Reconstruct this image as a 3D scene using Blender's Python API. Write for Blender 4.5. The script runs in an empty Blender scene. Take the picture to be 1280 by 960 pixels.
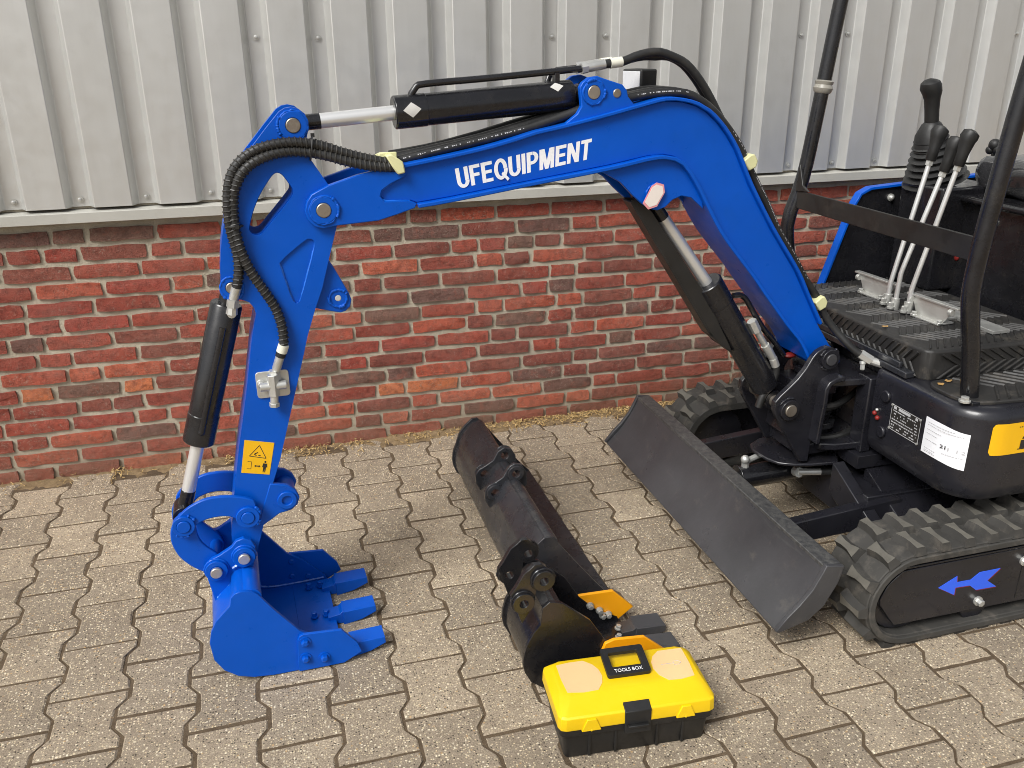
import bpy, bmesh, math, random
from mathutils import Vector, Matrix, geometry
random.seed(7)
scn = bpy.context.scene
col = scn.collection
R = math.radians

# ------------------------------------------------------------------ camera
cd = bpy.data.cameras.new('camera'); cam = bpy.data.objects.new('camera', cd); col.objects.link(cam)
cr = Vector((0.9623, -0.2718, -0.0075)); cf = Vector((0.2530, 0.8950, -0.3674))
cf.normalize(); cr = (cr - cf*cr.dot(cf)).normalized(); cu = cr.cross(cf)
cam.matrix_world = Matrix(((cr.x, cu.x, -cf.x, 0.0), (cr.y, cu.y, -cf.y, -3.2076), (cr.z, cu.z, -cf.z, 1.4872), (0, 0, 0, 1)))
cd.sensor_width = 36.0; cd.lens = 1096.87/1280*36.0; cd.clip_start = 0.05; cd.clip_end = 2000
scn.camera = cam
# ------------------------------------------------------------------ sky, sun, exposure
SUN_EL, SUN_AZ = R(46), R(-127)          # azimuth of the sun measured from +Y towards +X
w = bpy.data.worlds.new('World'); scn.world = w; w.use_nodes = True
nt = w.node_tree; nt.nodes.clear()
sky = nt.nodes.new('ShaderNodeTexSky'); sky.sky_type = 'NISHITA'; sky.sun_disc = False
sky.sun_elevation = SUN_EL; sky.sun_rotation = SUN_AZ; sky.air_density = 1.0; sky.dust_density = 3.0
hs = nt.nodes.new('ShaderNodeHueSaturation'); hs.inputs['Saturation'].default_value = 0.22
bg = nt.nodes.new('ShaderNodeBackground'); bg.inputs['Strength'].default_value = 0.055
wo = nt.nodes.new('ShaderNodeOutputWorld')
nt.links.new(sky.outputs[0], hs.inputs['Color']); nt.links.new(hs.outputs[0], bg.inputs['Color']); nt.links.new(bg.outputs[0], wo.inputs['Surface'])
sl = bpy.data.lights.new('sun', 'SUN'); sl.energy = 1.5; sl.angle = R(26); sl.color = (1.0, 0.985, 0.955)
so = bpy.data.objects.new('sun', sl); col.objects.link(so); so.location = (-3, -4, 6)
sd = Vector((math.sin(SUN_AZ)*math.cos(SUN_EL), math.cos(SUN_AZ)*math.cos(SUN_EL), math.sin(SUN_EL)))
so.rotation_euler = sd.to_track_quat('Z', 'Y').to_euler()
scn.view_settings.view_transform = 'Standard'; scn.view_settings.look = 'None'
scn.view_settings.exposure = 1.19; scn.cycles.filter_width = 0.95; scn.view_settings.gamma = 1.0; scn.view_settings.use_curve_mapping = False
# ------------------------------------------------------------------ material helpers
def srgb(r, g, b):
    return tuple(((c/255)/12.92 if c/255 <= 0.04045 else ((c/255+0.055)/1.055)**2.4) for c in (r, g, b)) + (1.0,)
class NT:
    def __init__(s, name):
        s.m = bpy.data.materials.new(name); s.m.use_nodes = True; s.t = s.m.node_tree
        s.b = s.t.nodes['Principled BSDF']; s.pos = None
    def n(s, typ, **kw):
        x = s.t.nodes.new(typ)
        for k, v in kw.items():
            if k in x.inputs.keys() if isinstance(k, str) else False: x.inputs[k].default_value = v
            else: setattr(x, k, v)
        return x
    def l(s, a, b): s.t.links.new(a, b)
    def P(s):
        if s.pos is None: s.pos = s.t.nodes.new('ShaderNodeNewGeometry').outputs['Position']
        return s.pos
    def noise(s, scale, detail=3, rough=0.6, vec=None):
        x = s.n('ShaderNodeTexNoise'); x.inputs['Scale'].default_value = scale; x.inputs['Detail'].default_value = detail
        x.inputs['Roughness'].default_value = rough; s.l(vec or s.P(), x.inputs['Vector']); return x.outputs['Fac']
    def vor(s, scale, feature='F1', vec=None):
        x = s.n('ShaderNodeTexVoronoi'); x.feature = feature; x.inputs['Scale'].default_value = scale; s.l(vec or s.P(), x.inputs['Vector']); return x
    def ramp(s, fac, stops, interp='LINEAR'):
        x = s.n('ShaderNodeValToRGB'); x.color_ramp.interpolation = interp
        e = x.color_ramp.elements
        while len(e) < len(stops): e.new(0.5)
        for i, (p, c) in enumerate(stops):
            e[i].position = p; e[i].color = c if len(c) == 4 else tuple(c)+(1,)
        s.l(fac, x.inputs['Fac']); return x.outputs['Color']
    def g(s, fac, a, b, va=0.0, vb=1.0):
        return s.ramp(fac, [(a, (va,)*3+(1,)), (b, (vb,)*3+(1,))])
    def mix(s, fac, a, b, mode='MIX'):
        x = s.n('ShaderNodeMix'); x.data_type = 'RGBA'; x.blend_type = mode
        for v, i in ((fac, 0), (a, 6), (b, 7)):
            if hasattr(v, 'links'): s.l(v, x.inputs[i])
            else: x.inputs[i].default_value = v
        return x.outputs[2]
    def bump(s, h, strength, dist, prev=None):
        x = s.n('ShaderNodeBump'); x.inputs['Strength'].default_value = strength; x.inputs['Distance'].default_value = dist
        s.l(h, x.inputs['Height'])
        if prev is not None: s.l(prev, x.inputs['Normal'])
        return x.outputs['Normal']
    def set(s, color=None, rough=None, metal=None, normal=None, coat=None, spec=None):
        for v, k in ((color, 'Base Color'), (rough, 'Roughness'), (metal, 'Metallic'), (normal, 'Normal'), (coat, 'Coat Weight'), (spec, 'Specular IOR Level')):
            if v is None: continue
            if hasattr(v, 'links'): s.l(v, s.b.inputs[k])
            else: s.b.inputs[k].default_value = v
        return s.m

M = {}
def paint(name, c, rough, metal=0.0, var=0.12, dirt=None, dirt_amt=0.25, bump=0.15, coat=0.0, scale=6.0, spec=None):
    k = NT(name)
    a = tuple(x*(1-var) for x in c[:3])+(1,); b = tuple(min(1, x*(1+var)) for x in c[:3])+(1,)
    f = k.noise(scale, 4); colr = k.ramp(f, [(0.3, a), (0.7, b)])
    if dirt:
        f2 = k.g(k.noise(scale*2.6, 6, 0.7), 0.52, 0.75, 0, dirt_amt); colr = k.mix(f2, colr, dirt)
    r = k.g(k.noise(scale*4, 4), 0.3, 0.7, max(0.03, rough-0.08), min(1, rough+0.1))
    nm = k.bump(k.noise(90, 3), bump, 0.0012)
    M[name] = k.set(colr, r, metal, nm, coat, spec)
paint('blue_paint', (0.0004, 0.082, 0.49), 0.34, var=0.08, dirt=(0.004, 0.075, 0.36, 1), dirt_amt=0.3, spec=0.24, coat=0.05)
paint('black_gloss', (0.010, 0.010, 0.012), 0.26, var=0.3, dirt=(0.06, 0.052, 0.042, 1), dirt_amt=0.22, coat=0.2)
paint('black_body', (0.013, 0.013, 0.017), 0.30, var=0.25, dirt=(0.05, 0.045, 0.04, 1), dirt_amt=0.18, coat=0.2)
paint('dark_steel', (0.046, 0.046, 0.049), 0.38, var=0.25, dirt=(0.11, 0.10, 0.09, 1), dirt_amt=0.4, scale=4)
paint('used_black', (0.024, 0.025, 0.029), 0.27, var=0.3, dirt=(0.085, 0.075, 0.065, 1), dirt_amt=0.45, scale=5)
paint('chrome', (0.86, 0.86, 0.86), 0.20, 0.90, var=0.03, bump=0.0)
def plain_metal(name, c, rough, metal):
    k = NT(name); f = k.noise(3, 2); M[name] = k.set(k.ramp(f, [(0.3, c+(1,)), (0.7, tuple(x*.94 for x in c)+(1,))]), rough, metal)
plain_metal('lever_steel', (0.80, 0.80, 0.79), 0.34, 0.62)
paint('zinc', (0.60, 0.60, 0.57), 0.38, 0.65, var=0.15)
paint('pin_steel', (0.40, 0.36, 0.31), 0.42, 0.9, var=0.2, dirt=(0.16, 0.07, 0.035, 1), dirt_amt=0.6)
paint('hose_rubber', (0.017, 0.017, 0.017), 0.48, var=0.2, dirt=(0.10, 0.09, 0.08, 1), dirt_amt=0.3)
paint('spiral_guard', (0.036, 0.034, 0.030), 0.45, var=0.3)
paint('track_rubber', (0.042, 0.040, 0.036), 0.72, var=0.25, dirt=(0.16, 0.14, 0.115, 1), dirt_amt=0.6, bump=0.3, scale=7)
paint('track_dust', (0.118, 0.110, 0.092), 0.8, var=0.25, dirt=(0.05, 0.048, 0.042, 1), dirt_amt=0.6, bump=0.3, scale=9)
paint('mat_rubber', (0.022, 0.021, 0.020), 0.55, var=0.3, dirt=(0.15, 0.13, 0.105, 1), dirt_amt=0.55, scale=5)
paint('black_satin', (0.014, 0.0135, 0.013), 0.42, var=0.3, dirt=(0.06, 0.05, 0.04, 1), dirt_amt=0.3)
paint('black_plastic', (0.012, 0.012, 0.012), 0.50, var=0.2)
paint('box_plastic', (0.010, 0.010, 0.010), 0.47, var=0.25, dirt=(0.05, 0.045, 0.04, 1), dirt_amt=0.25)
paint('yellow_plastic', (0.83, 0.55, 0.004), 0.38, var=0.04)
paint('orange_paint', (0.90, 0.37, 0.004), 0.36, var=0.06)
paint('cut_edge', (0.001, 0.05, 0.32), 0.85, var=0.15, spec=0.08)
paint('peach_film', (0.86, 0.55, 0.27), 0.50, var=0.05)
paint('label_yellow', (0.83, 0.46, 0.006), 0.45, var=0.04)
paint('white_paper', (0.80, 0.81, 0.84), 0.6, var=0.03)
paint('white_vinyl', (0.88, 0.88, 0.88), 0.5, var=0.03)
paint('print_black', (0.02, 0.018, 0.016), 0.6, var=0.1)
paint('print_grey', (0.45, 0.45, 0.46), 0.6, var=0.1)
paint('sticker_grey', (0.55, 0.54, 0.51), 0.5, var=0.08)
paint('print_red', (0.22, 0.015, 0.012), 0.5, var=0.1)
paint('print_pink', (0.74, 0.30, 0.32), 0.5, var=0.1)
paint('peach_pale', (0.80, 0.72, 0.66), 0.55, var=0.05)
paint('pin_bright', (0.55, 0.52, 0.47), 0.35, 0.7, var=0.2)
paint('arrow_blue', (0.035, 0.13, 0.85), 0.45, var=0.05)
paint('tape_white', (0.72, 0.71, 0.60), 0.6, var=0.08)
paint('clamp_yellow', (0.67, 0.66, 0.36), 0.45, var=0.1)
paint('wrap_tape', (0.27, 0.255, 0.22), 0.35, var=0.25)
paint('lens_clear', (0.62, 0.63, 0.64), 0.3, 0.0, var=0.2)
paint('leaf_yellow', (0.46, 0.27, 0.09), 0.7, var=0.2)
paint('weld', (0.012, 0.13, 0.56), 0.25, var=0.3, bump=0.8, coat=0.4)
paint('seat_wrap', (0.028, 0.028, 0.030), 0.14, var=0.4, bump=0.2, coat=0.6)
paint('flash_paint', (0.46, 0.45, 0.405), 0.45, 0.0, var=0.05, dirt=(0.27, 0.25, 0.20, 1), dirt_amt=0.25)

def mk_blade():
    k = NT('blade_steel')
    mp = k.n('ShaderNodeMapping'); mp.inputs['Scale'].default_value = (60, 2.2, 22); mp.inputs['Rotation'].default_value = (0.25, 0.1, 0.12); k.l(k.P(), mp.inputs['Vector'])
    c = k.ramp(k.noise(4, 5, 0.65), [(0.3, (0.036, 0.036, 0.039, 1)), (0.7, (0.058, 0.058, 0.062, 1))])
    sc = k.g(k.noise(1.0, 4, 0.7, mp.outputs[0]), 0.60, 0.70, 0, 0.4); c = k.mix(sc, c, (0.10, 0.098, 0.095, 1))
    c = k.mix(k.g(k.noise(14, 6, 0.75), 0.57, 0.72, 0, 0.4), c, (0.12, 0.108, 0.092, 1))
    r = k.g(k.noise(6, 5, 0.7), 0.3, 0.7, 0.24, 0.46)
    M['blade_steel'] = k.set(c, r, 0, k.bump(k.noise(80, 4), 0.25, 0.0015))
    k = NT('worn_steel')
    c = k.ramp(k.noise(55, 6, 0.75), [(0.40, (0.05, 0.05, 0.052, 1)), (0.70, (0.13, 0.128, 0.12, 1))])
    M['worn_steel'] = k.set(c, 0.45, 0.2, k.bump(k.noise(120, 5), 0.7, 0.002))
mk_blade()
def mk_cladding():
    k = NT('cladding_paint')
    st = k.n('ShaderNodeMapping'); st.inputs['Scale'].default_value = (9, 9, 0.8); k.l(k.P(), st.inputs['Vector'])
    f = k.noise(1.0, 5, 0.65, st.outputs[0])
    c = k.ramp(f, [(0.3, (0.60, 0.60, 0.578, 1)), (0.7, (0.655, 0.655, 0.632, 1))])
    d = k.g(k.noise(14, 6, 0.7), 0.58, 0.78, 0, 0.22); c = k.mix(d, c, (0.46, 0.45, 0.42, 1))
    r = k.g(k.noise(22, 4), 0.3, 0.7, 0.33, 0.46)
    big = k.noise(5, 2)
    nm = k.bump(big, 0.12, 0.006)
    M['cladding_paint'] = k.set(c, r, 0.58, nm)
mk_cladding()

def mk_brick():
    k = NT('brick_clay')
    oi = k.n('ShaderNodeObjectInfo').outputs['Random']
    base = k.ramp(oi, [(0.0, srgb(188, 88, 69)), (0.16, srgb(170, 79, 64)), (0.30, srgb(206, 101, 75)), (0.42, srgb(151, 79, 67)), (0.54, srgb(183, 81, 67)), (0.64, srgb(216, 113, 83)), (0.70, srgb(159, 88, 73)), (0.78, srgb(135, 101, 87)), (0.86, srgb(196, 94, 71)), (0.92, srgb(126, 92, 83)), (0.98, srgb(226, 133, 87))], 'CONSTANT')
    mot = k.noise(38, 6, 0.72)
    c = k.mix(k.g(mot, 0.46, 0.62, 0, 0.85), base, k.mix(1.0, base, (0.52, 0.47, 0.48, 1), 'MULTIPLY'))
    c = k.mix(k.g(k.noise(21, 6, 0.75), 0.52, 0.64, 0, 0.5), c, srgb(178, 100, 82))
    pt = k.g(k.noise(3.1, 3), 0.40, 0.66, 0.15, 1.0); sp = k.g(k.noise(90, 6, 0.8), 0.54, 0.66, 0, 0.75); mq = k.n('ShaderNodeMath', operation='MULTIPLY'); k.l(sp, mq.inputs[0]); k.l(pt, mq.inputs[1]); c = k.mix(mq.outputs[0], c, srgb(186, 168, 150))
    wear = k.g(k.noise(5, 5, 0.7), 0.42, 0.72, 0.12, 0.46); c = k.mix(wear, c, srgb(152, 124, 112))
    sx = k.n('ShaderNodeSeparateXYZ'); k.l(k.P(), sx.inputs[0])
    zz = k.g(sx.outputs['Z'], 0.02, 0.20, 0.34, 0.0); c = k.mix(zz, c, srgb(150, 120, 95))
    nm = k.bump(k.noise(60, 8, 0.78), 1.0, 0.010); nm = k.bump(k.noise(240, 4), 0.8, 0.002, nm)
    M['brick_clay'] = k.set(c, 0.88, 0, nm, spec=0.25)
    k = NT('mortar')
    c = k.ramp(k.noise(11, 6, 0.7), [(0.3, srgb(164, 155, 137)), (0.7, srgb(196, 187, 167))])
    c = k.mix(k.g(k.noise(150, 4), 0.55, 0.75, 0, 0.35), c, srgb(128, 116, 100))
    sx = k.n('ShaderNodeSeparateXYZ'); k.l(k.P(), sx.inputs[0])
    zz = k.g(sx.outputs['Z'], 0.0, 0.14, 0.5, 0.0); c = k.mix(zz, c, srgb(112, 92, 70))
    nm = k.bump(k.noise(120, 6, 0.7), 1.0, 0.004)
    M['mortar'] = k.set(c, 0.92, 0, nm, spec=0.2)
mk_brick()

def mk_paver():
    k = NT('paver_concrete')
    oi = k.n('ShaderNodeObjectInfo').outputs['Random']
    c = k.ramp(oi, [(0, srgb(160, 147, 129)), (0.35, srgb(178, 163, 142)), (0.7, srgb(187, 171, 149)), (1, srgb(200, 183, 159))])
    c = k.mix(k.g(k.noise(9, 5, 0.7), 0.35, 0.7, 0, 0.5), c, srgb(134, 119, 101))
    c = k.mix(k.g(k.noise(2.0, 3, 0.6), 0.45, 0.65, 0, 0.30), c, srgb(130, 121, 110))
    c = k.mix(k.g(k.noise(300, 4, 0.75), 0.45, 0.58, 0, 0.58), c, srgb(112, 99, 83))
    def spk(scale, thr, keep, colr, amt):
        nonlocal c
        v = k.vor(scale); d = k.g(v.outputs['Distance'], thr*0.6, thr, 1, 0)
        sc = k.n('ShaderNodeSeparateColor'); k.l(v.outputs['Color'], sc.inputs[0])
        q = k.g(sc.outputs[0], keep-0.01, keep, 0, 1)
        mm = k.n('ShaderNodeMath', operation='MULTIPLY'); k.l(d, mm.inputs[0]); k.l(q, mm.inputs[1])
        m2 = k.n('ShaderNodeMath', operation='MULTIPLY'); k.l(mm.outputs[0], m2.inputs[0]); m2.inputs[1].default_value = amt
        c = k.mix(m2.outputs[0], c, colr); return mm.outputs[0]
    spk(185, 0.44, 0.60, srgb(226, 209, 174), 0.85)
    spk(135, 0.40, 0.80, srgb(236, 224, 198), 0.95)
    spk(160, 0.42, 0.80, srgb(70, 62, 54), 0.9)
    spk(105, 0.34, 0.92, srgb(200, 164, 116), 0.7)
    st_ = k.g(k.noise(3.3, 6, 0.75), 0.55, 0.66, 0, 0.34); c = k.mix(st_, c, srgb(112, 101, 88))
    nm = k.bump(k.noise(230, 5, 0.75), 1.0, 0.004); nm = k.bump(k.noise(30, 4), 0.4, 0.003, nm)
    M['paver_concrete'] = k.set(c, 0.88, 0, nm, spec=0.25)
    k = NT('joint_sand')
    c = k.ramp(k.noise(26, 6, 0.75), [(0.3, srgb(74, 62, 49)), (0.7, srgb(110, 95, 77))])
    c = k.mix(k.g(k.noise(420, 3), 0.5, 0.7, 0, 0.5), c, srgb(128, 111, 90))
    nm = k.bump(k.noise(300, 5), 1.0, 0.003)
    M['joint_sand'] = k.set(c, 0.95, 0, nm, spec=0.15)
    k = NT('verge_sand')
    c = k.ramp(k.noise(40, 6, 0.75), [(0.3, srgb(112, 94, 70)), (0.7, srgb(160, 138, 106))])
    nm = k.bump(k.noise(260, 6), 1.0, 0.006)
    M['verge_sand'] = k.set(c, 0.95, 0, nm, spec=0.15)
    k = NT('straw')
    oi = k.noise(90, 2)
    c = k.ramp(oi, [(0.3, srgb(112, 86, 50)), (0.55, srgb(182, 152, 98)), (0.75, srgb(214, 190, 140))])
    M['straw'] = k.set(c, 0.8)
mk_paver()

# ------------------------------------------------------------------ mesh helpers
class MB:
    def __init__(s): s.v = []; s.f = []; s.smooth = []
    def add(s, verts, faces):
        o = len(s.v); s.v += [Vector(p) for p in verts]; s.f += [tuple(i+o for i in f) for f in faces]
    def quad(s, a, b, c, d): s.add([a, b, c, d], [(0, 1, 2, 3)])
    def prism(s, poly, fn, o0, o1, holes=()):
        loops = [list(poly)] + [list(h) for h in holes]
        if len(loops) == 1:
            n = len(loops[0]); s.add([fn(p[0], p[1], o0) for p in loops[0]] + [fn(p[0], p[1], o1) for p in loops[0]], [tuple(range(n)), tuple(reversed(range(n, 2*n)))] + [(i, (i+1) % n, n+(i+1) % n, n+i) for i in range(n)]); return
        tess = geometry.tessellate_polygon([[Vector((p[0], p[1], 0)) for p in lp] for lp in loops])
        flat = [p for lp in loops for p in lp]; n = len(flat)
        vs = [fn(p[0], p[1], o0) for p in flat] + [fn(p[0], p[1], o1) for p in flat]
        fs = []
        for t in tess: fs.append(tuple(t)); fs.append(tuple(i+n for i in reversed(t)))
        b = 0
        for lp in loops:
            m = len(lp)
            for i in range(m):
                j = (i+1) % m; fs.append((b+i, b+j, n+b+j, n+b+i))
            b += m
        s.add(vs, fs)
    def strip(s, path, t, fn, o0, o1):
        # a bar of thickness t laid on one side of a 2-D path
        pts = [Vector(p) for p in path]; off = []
        for i, p in enumerate(pts):
            a = pts[max(0, i-1)]; b = pts[min(len(pts)-1, i+1)]; d = (b-a).normalized(); off.append(p + Vector((-d.y, d.x))*t)
        n = len(pts); vs = []
        for o in (o0, o1):
            vs += [fn(p.x, p.y, o) for p in pts]; vs += [fn(p.x, p.y, o) for p in off]
        fs = []
        for i in range(n-1):
            fs += [(i, i+1, n+i+1, n+i), (2*n+i, 3*n+i, 3*n+i+1, 2*n+i+1), (i, 2*n+i, 2*n+i+1, i+1), (n+i, n+i+1, 3*n+i+1, 3*n+i)]
        fs += [(0, n, 3*n, 2*n), (n-1, 3*n-1, 4*n-1, 2*n-1)]
        s.add(vs, fs)
    def box(s, lo, hi, fn=None):
        x0, y0, z0 = lo; x1, y1, z1 = hi
        vs = [(x0, y0, z0), (x1, y0, z0), (x1, y1, z0), (x0, y1, z0), (x0, y0, z1), (x1, y0, z1), (x1, y1, z1), (x0, y1, z1)]
        if fn: vs = [fn(*p) for p in vs]
        s.add(vs, [(0, 3, 2, 1), (4, 5, 6, 7), (0, 1, 5, 4), (1, 2, 6, 5), (2, 3, 7, 6), (3, 0, 4, 7)])
    def tube(s, path, r, n=14, caps=True, closed=False):
        pts = [Vector(p) for p in path]; m = len(pts); rings = []; up = None
        rad = r if hasattr(r, '__len__') else [r]*m
        for i, p in enumerate(pts):
            a = pts[i-1] if (i > 0 or closed) else p; b = pts[(i+1) % m] if (i < m-1 or closed) else p
            d = (b-a).normalized()
            if up is None: up = d.orthogonal().normalized()
            up = (up - d*up.dot(d)).normalized(); sd = d.cross(up)
            rings.append([p + (up*math.cos(2*math.pi*k/n) + sd*math.sin(2*math.pi*k/n))*rad[i] for k in range(n)])
        vs = [q for rg in rings for q in rg]; fs = []
        for i in range(m if closed else m-1):
            i2 = (i+1) % m
            for k in range(n):
                k2 = (k+1) % n; fs.append((i*n+k, i*n+k2, i2*n+k2, i2*n+k))
        if caps and not closed:
            fs.append(tuple(reversed(range(n)))); fs.append(tuple((m-1)*n+k for k in range(n)))
        s.add(vs, fs)
    def cyl(s, a, b, r, n=20, r2=None): s.tube([a, b], [r, r if r2 is None else r2], n)
    def ring(s, a, b, r, ri, n=20):
        a = Vector(a); b = Vector(b); d = (b-a).normalized(); u = d.orthogonal().normalized(); v = d.cross(u); vs = []
        for c, q in ((a, r), (b, r), (b, ri), (a, ri)):
            vs += [c + (u*math.cos(2*math.pi*k/n) + v*math.sin(2*math.pi*k/n))*q for k in range(n)]
        fs = []
        for j in range(4):
            j2 = (j+1) % 4
            for k in range(n):
                k2 = (k+1) % n; fs.append((j*n+k, j*n+k2, j2*n+k2, j2*n+k))
        s.add(vs, fs)
    def ball(s, c, r, n=10, sq=(1, 1, 1)):
        c = Vector(c); vs = []; fs = []; m = n//2+1
        for i in range(m+1):
            t = math.pi*i/m
            for k in range(n):
                q = 2*math.pi*k/n; vs.append(c + Vector((math.sin(t)*math.cos(q)*sq[0], math.sin(t)*math.sin(q)*sq[1], math.cos(t)*sq[2]))*r)
        for i in range(m):
            for k in range(n):
                k2 = (k+1) % n; fs.append((i*n+k, i*n+k2, (i+1)*n+k2, (i+1)*n+k))
        s.add(vs, fs)
    def hexbolt(s, c, d, r, h):
        c = Vector(c); d = Vector(d).normalized(); s.cyl(c, c+d*h*0.3, r*1.35, 14); s.tube([c+d*h*0.3, c+d*h*0.92, c+d*h], [r, r, r*0.8], 6)
def wpos(o):
    p = Vector(o.location); q = o.parent
    while q: p += Vector(q.location); q = q.parent
    return p
def obj(name, mb, mat, parent=None, bevel=0.0, seg=2, sharp=35, kind=None, label=None, loc=None, local=False):
    me = bpy.data.meshes.new(name)
    base = wpos(parent) if parent else Vector((0, 0, 0))
    if loc is not None: base = Vector(loc)
    if local: base = Vector((0, 0, 0))
    me.from_pydata([tuple(p - base) for p in mb.v], [], mb.f); me.validate()
    bm = bmesh.new(); bm.from_mesh(me); bmesh.ops.remove_doubles(bm, verts=bm.verts, dist=1e-6); bmesh.ops.recalc_face_normals(bm, faces=bm.faces); bm.to_mesh(me); bm.free()
    for p in me.polygons: p.use_smooth = True
    me.set_sharp_from_angle(angle=R(sharp))
    mats = mat if isinstance(mat, (list, tuple)) else [mat]
    for q in mats: me.materials.append(M[q])
    o = bpy.data.objects.new(name, me); col.objects.link(o)
    if parent: o.parent = parent
    elif loc is not None: o.location = loc
    if bevel:
        b = o.modifiers.new('bevel', 'BEVEL'); b.width = bevel; b.segments = seg; b.limit_method = 'ANGLE'; b.angle_limit = R(40); b.harden_normals = False
    if kind: o['kind'] = kind
    if label: o['label'] = label
    return o
def objs(name, mb, mat, parent=None, gap=.004, **kw):
    # one object for each separate piece of the builder
    n = len(mb.v); r = list(range(n))
    def find(i):
        while r[i] != i: r[i] = r[r[i]]; i = r[i]
        return i
    for f in mb.f:
        for i in f[1:]: r[find(i)] = find(f[0])
    isl = {}
    for i in range(n): isl.setdefault(find(i), []).append(i)
    ks = list(isl); bb = []
    for k in ks:
        q = [mb.v[i] for i in isl[k]]; bb.append(([min(p[a] for p in q) for a in range(3)], [max(p[a] for p in q) for a in range(3)]))
    g = list(range(len(ks)))
    def gf(i):
        while g[i] != i: i = g[i]
        return i
    for i in range(len(ks)):
        for j in range(i):
            if all(bb[i][0][a]-gap <= bb[j][1][a] and bb[j][0][a]-gap <= bb[i][1][a] for a in range(3)): g[gf(i)] = gf(j)
    res = []
    for root in sorted({gf(i) for i in range(len(ks))}):
        own = {ks[i] for i in range(len(ks)) if gf(i) == root}; m2 = MB(); mp = {}
        for i in range(n):
            if find(i) in own: mp[i] = len(m2.v); m2.v.append(mb.v[i])
        m2.f = [tuple(mp[i] for i in f) for f in mb.f if find(f[0]) in own]
        res.append(obj(name, m2, mat, parent, **kw))
    return res
def empty(name, loc, label, cat, group=None, kind=None):
    o = bpy.data.objects.new(name, None); col.objects.link(o); o.location = loc; o.empty_display_size = 0.1
    tag(o, label, cat, group, kind); return o
def tag(o, label, cat, group=None, kind=None):
    if label: o['label'] = label
    if cat: o['category'] = cat
    if group: o['group'] = group
    if kind: o['kind'] = kind
def smooth_path(pts, step=0.012):
    P = [Vector(p) for p in pts]; out = []
    for i in range(len(P)-1):
        p0 = P[max(0, i-1)]; p1 = P[i]; p2 = P[i+1]; p3 = P[min(len(P)-1, i+2)]
        n = max(1, int((p2-p1).length/step))
        for k in range(n):
            t = k/n
            out.append(0.5*((2*p1) + (p2-p0)*t + (2*p0-5*p1+4*p2-p3)*t*t + (3*p1-p0-3*p2+p3)*t**3))
    out.append(P[-1]); return out
def chaikin(poly, n=1):
    p = [Vector(q) for q in poly]
    for _ in range(n):
        q = []
        for i in range(len(p)):
            a = p[i]; b = p[(i+1) % len(p)]; q += [a*0.78+b*0.22, a*0.22+b*0.78]
        p = q
    return [tuple(q) for q in p]
def rr_poly(x0, y0, x1, y1, r, n=3):
    p = []
    for cx, cy, t0 in ((x1-r, y1-r, 0), (x0+r, y1-r, 90), (x0+r, y0+r, 180), (x1-r, y0+r, 270)):
        for i in range(n+1): t = R(t0+90*i/n); p.append((cx+r*math.cos(t), cy+r*math.sin(t)))
    return p
def circle(c, r, n=20, a0=0.0): return [(c[0]+r*math.cos(a0+2*math.pi*k/n), c[1]+r*math.sin(a0+2*math.pi*k/n)) for k in range(n)]
def letters_mb(word, quad, fn):
    # condensed bold capitals drawn stroke by stroke, mapped on a quad
    st = .21; out = []; x = 0.0
    def ring(cx, cy, rx, ry, ix, iy, a0, a1, n=14):
        q = []
        for i in range(n):
            t, u = R(a0+(a1-a0)*i/n), R(a0+(a1-a0)*(i+1)/n)
            q.append([(cx+ix*math.cos(t), cy+iy*math.sin(t)), (cx+rx*math.cos(t), cy+ry*math.sin(t)), (cx+rx*math.cos(u), cy+ry*math.sin(u)), (cx+ix*math.cos(u), cy+iy*math.sin(u))])
        return q
    bar = lambda x0, y0, x1, y1: [(x0, y0), (x1, y0), (x1, y1), (x0, y1)]
    W = dict(U=.66, F=.56, E=.60, Q=.74, I=st, P=.64, M=.84, N=.70, T=.60)
    for ch in word:
        w = W[ch]; g = []
        if ch in 'FEPNMI': g.append(bar(0, 0, st, 1))
        if ch in 'MN': g.append(bar(w-st, 0, w, 1))
        if ch == 'U': g += [bar(0, .34, st, 1), bar(w-st, .34, w, 1)] + ring(w/2, .34, w/2, .35, w/2-st, .18, 180, 360)
        if ch in 'FE': g += [bar(st, .83, w, 1), bar(st, .43, w*.92, .59)]
        if ch == 'E': g.append(bar(st, 0, w, .17))
        if ch == 'Q': g += ring(w/2, .5, w/2, .52, w/2-st, .34, 0, 360, 30); g.append([(w*.50, .26), (w*.62, .36), (w+.06, -.04), (w*.93, -.14)])
        if ch == 'P': g += [bar(st, .84, w*.5, 1), bar(st, .38, w*.5, .54)] + ring(w*.5, .69, w*.5, .31, w*.5-st*.98, .15, -90, 90)
        if ch == 'M': g += [[(st*.2, 1), (st*1.35, 1), (w/2+.10, 0), (w/2-.10, 0)], [(w-st*1.35, 1), (w-st*.2, 1), (w/2+.10, 0), (w/2-.10, 0)]]
        if ch == 'N': g.append([(0, 1), (st*1.12, 1), (w, 0), (w-st*1.12, 0)])
        if ch == 'T': g += [bar(0, .83, w, 1), bar(w/2-st/2, 0, w/2+st/2, .83)]
        out += [([(px+x, py) for px, py in q], k) for k, q in enumerate(g)]; x += w+.075
    tot = x-.075; A, B, C2, D2 = [Vector(q) for q in quad]; mb = MB()
    for q, k in out:
        vs = []
        for px, py in q:
            u = px/tot; p = (A*(1-u)+B*u)*(1-py)+(D2*(1-u)+C2*u)*py; vs.append(fn(p.x, p.y, .00012*k))
        mb.add(vs, [tuple(range(len(vs)))])
    return mb
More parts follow.
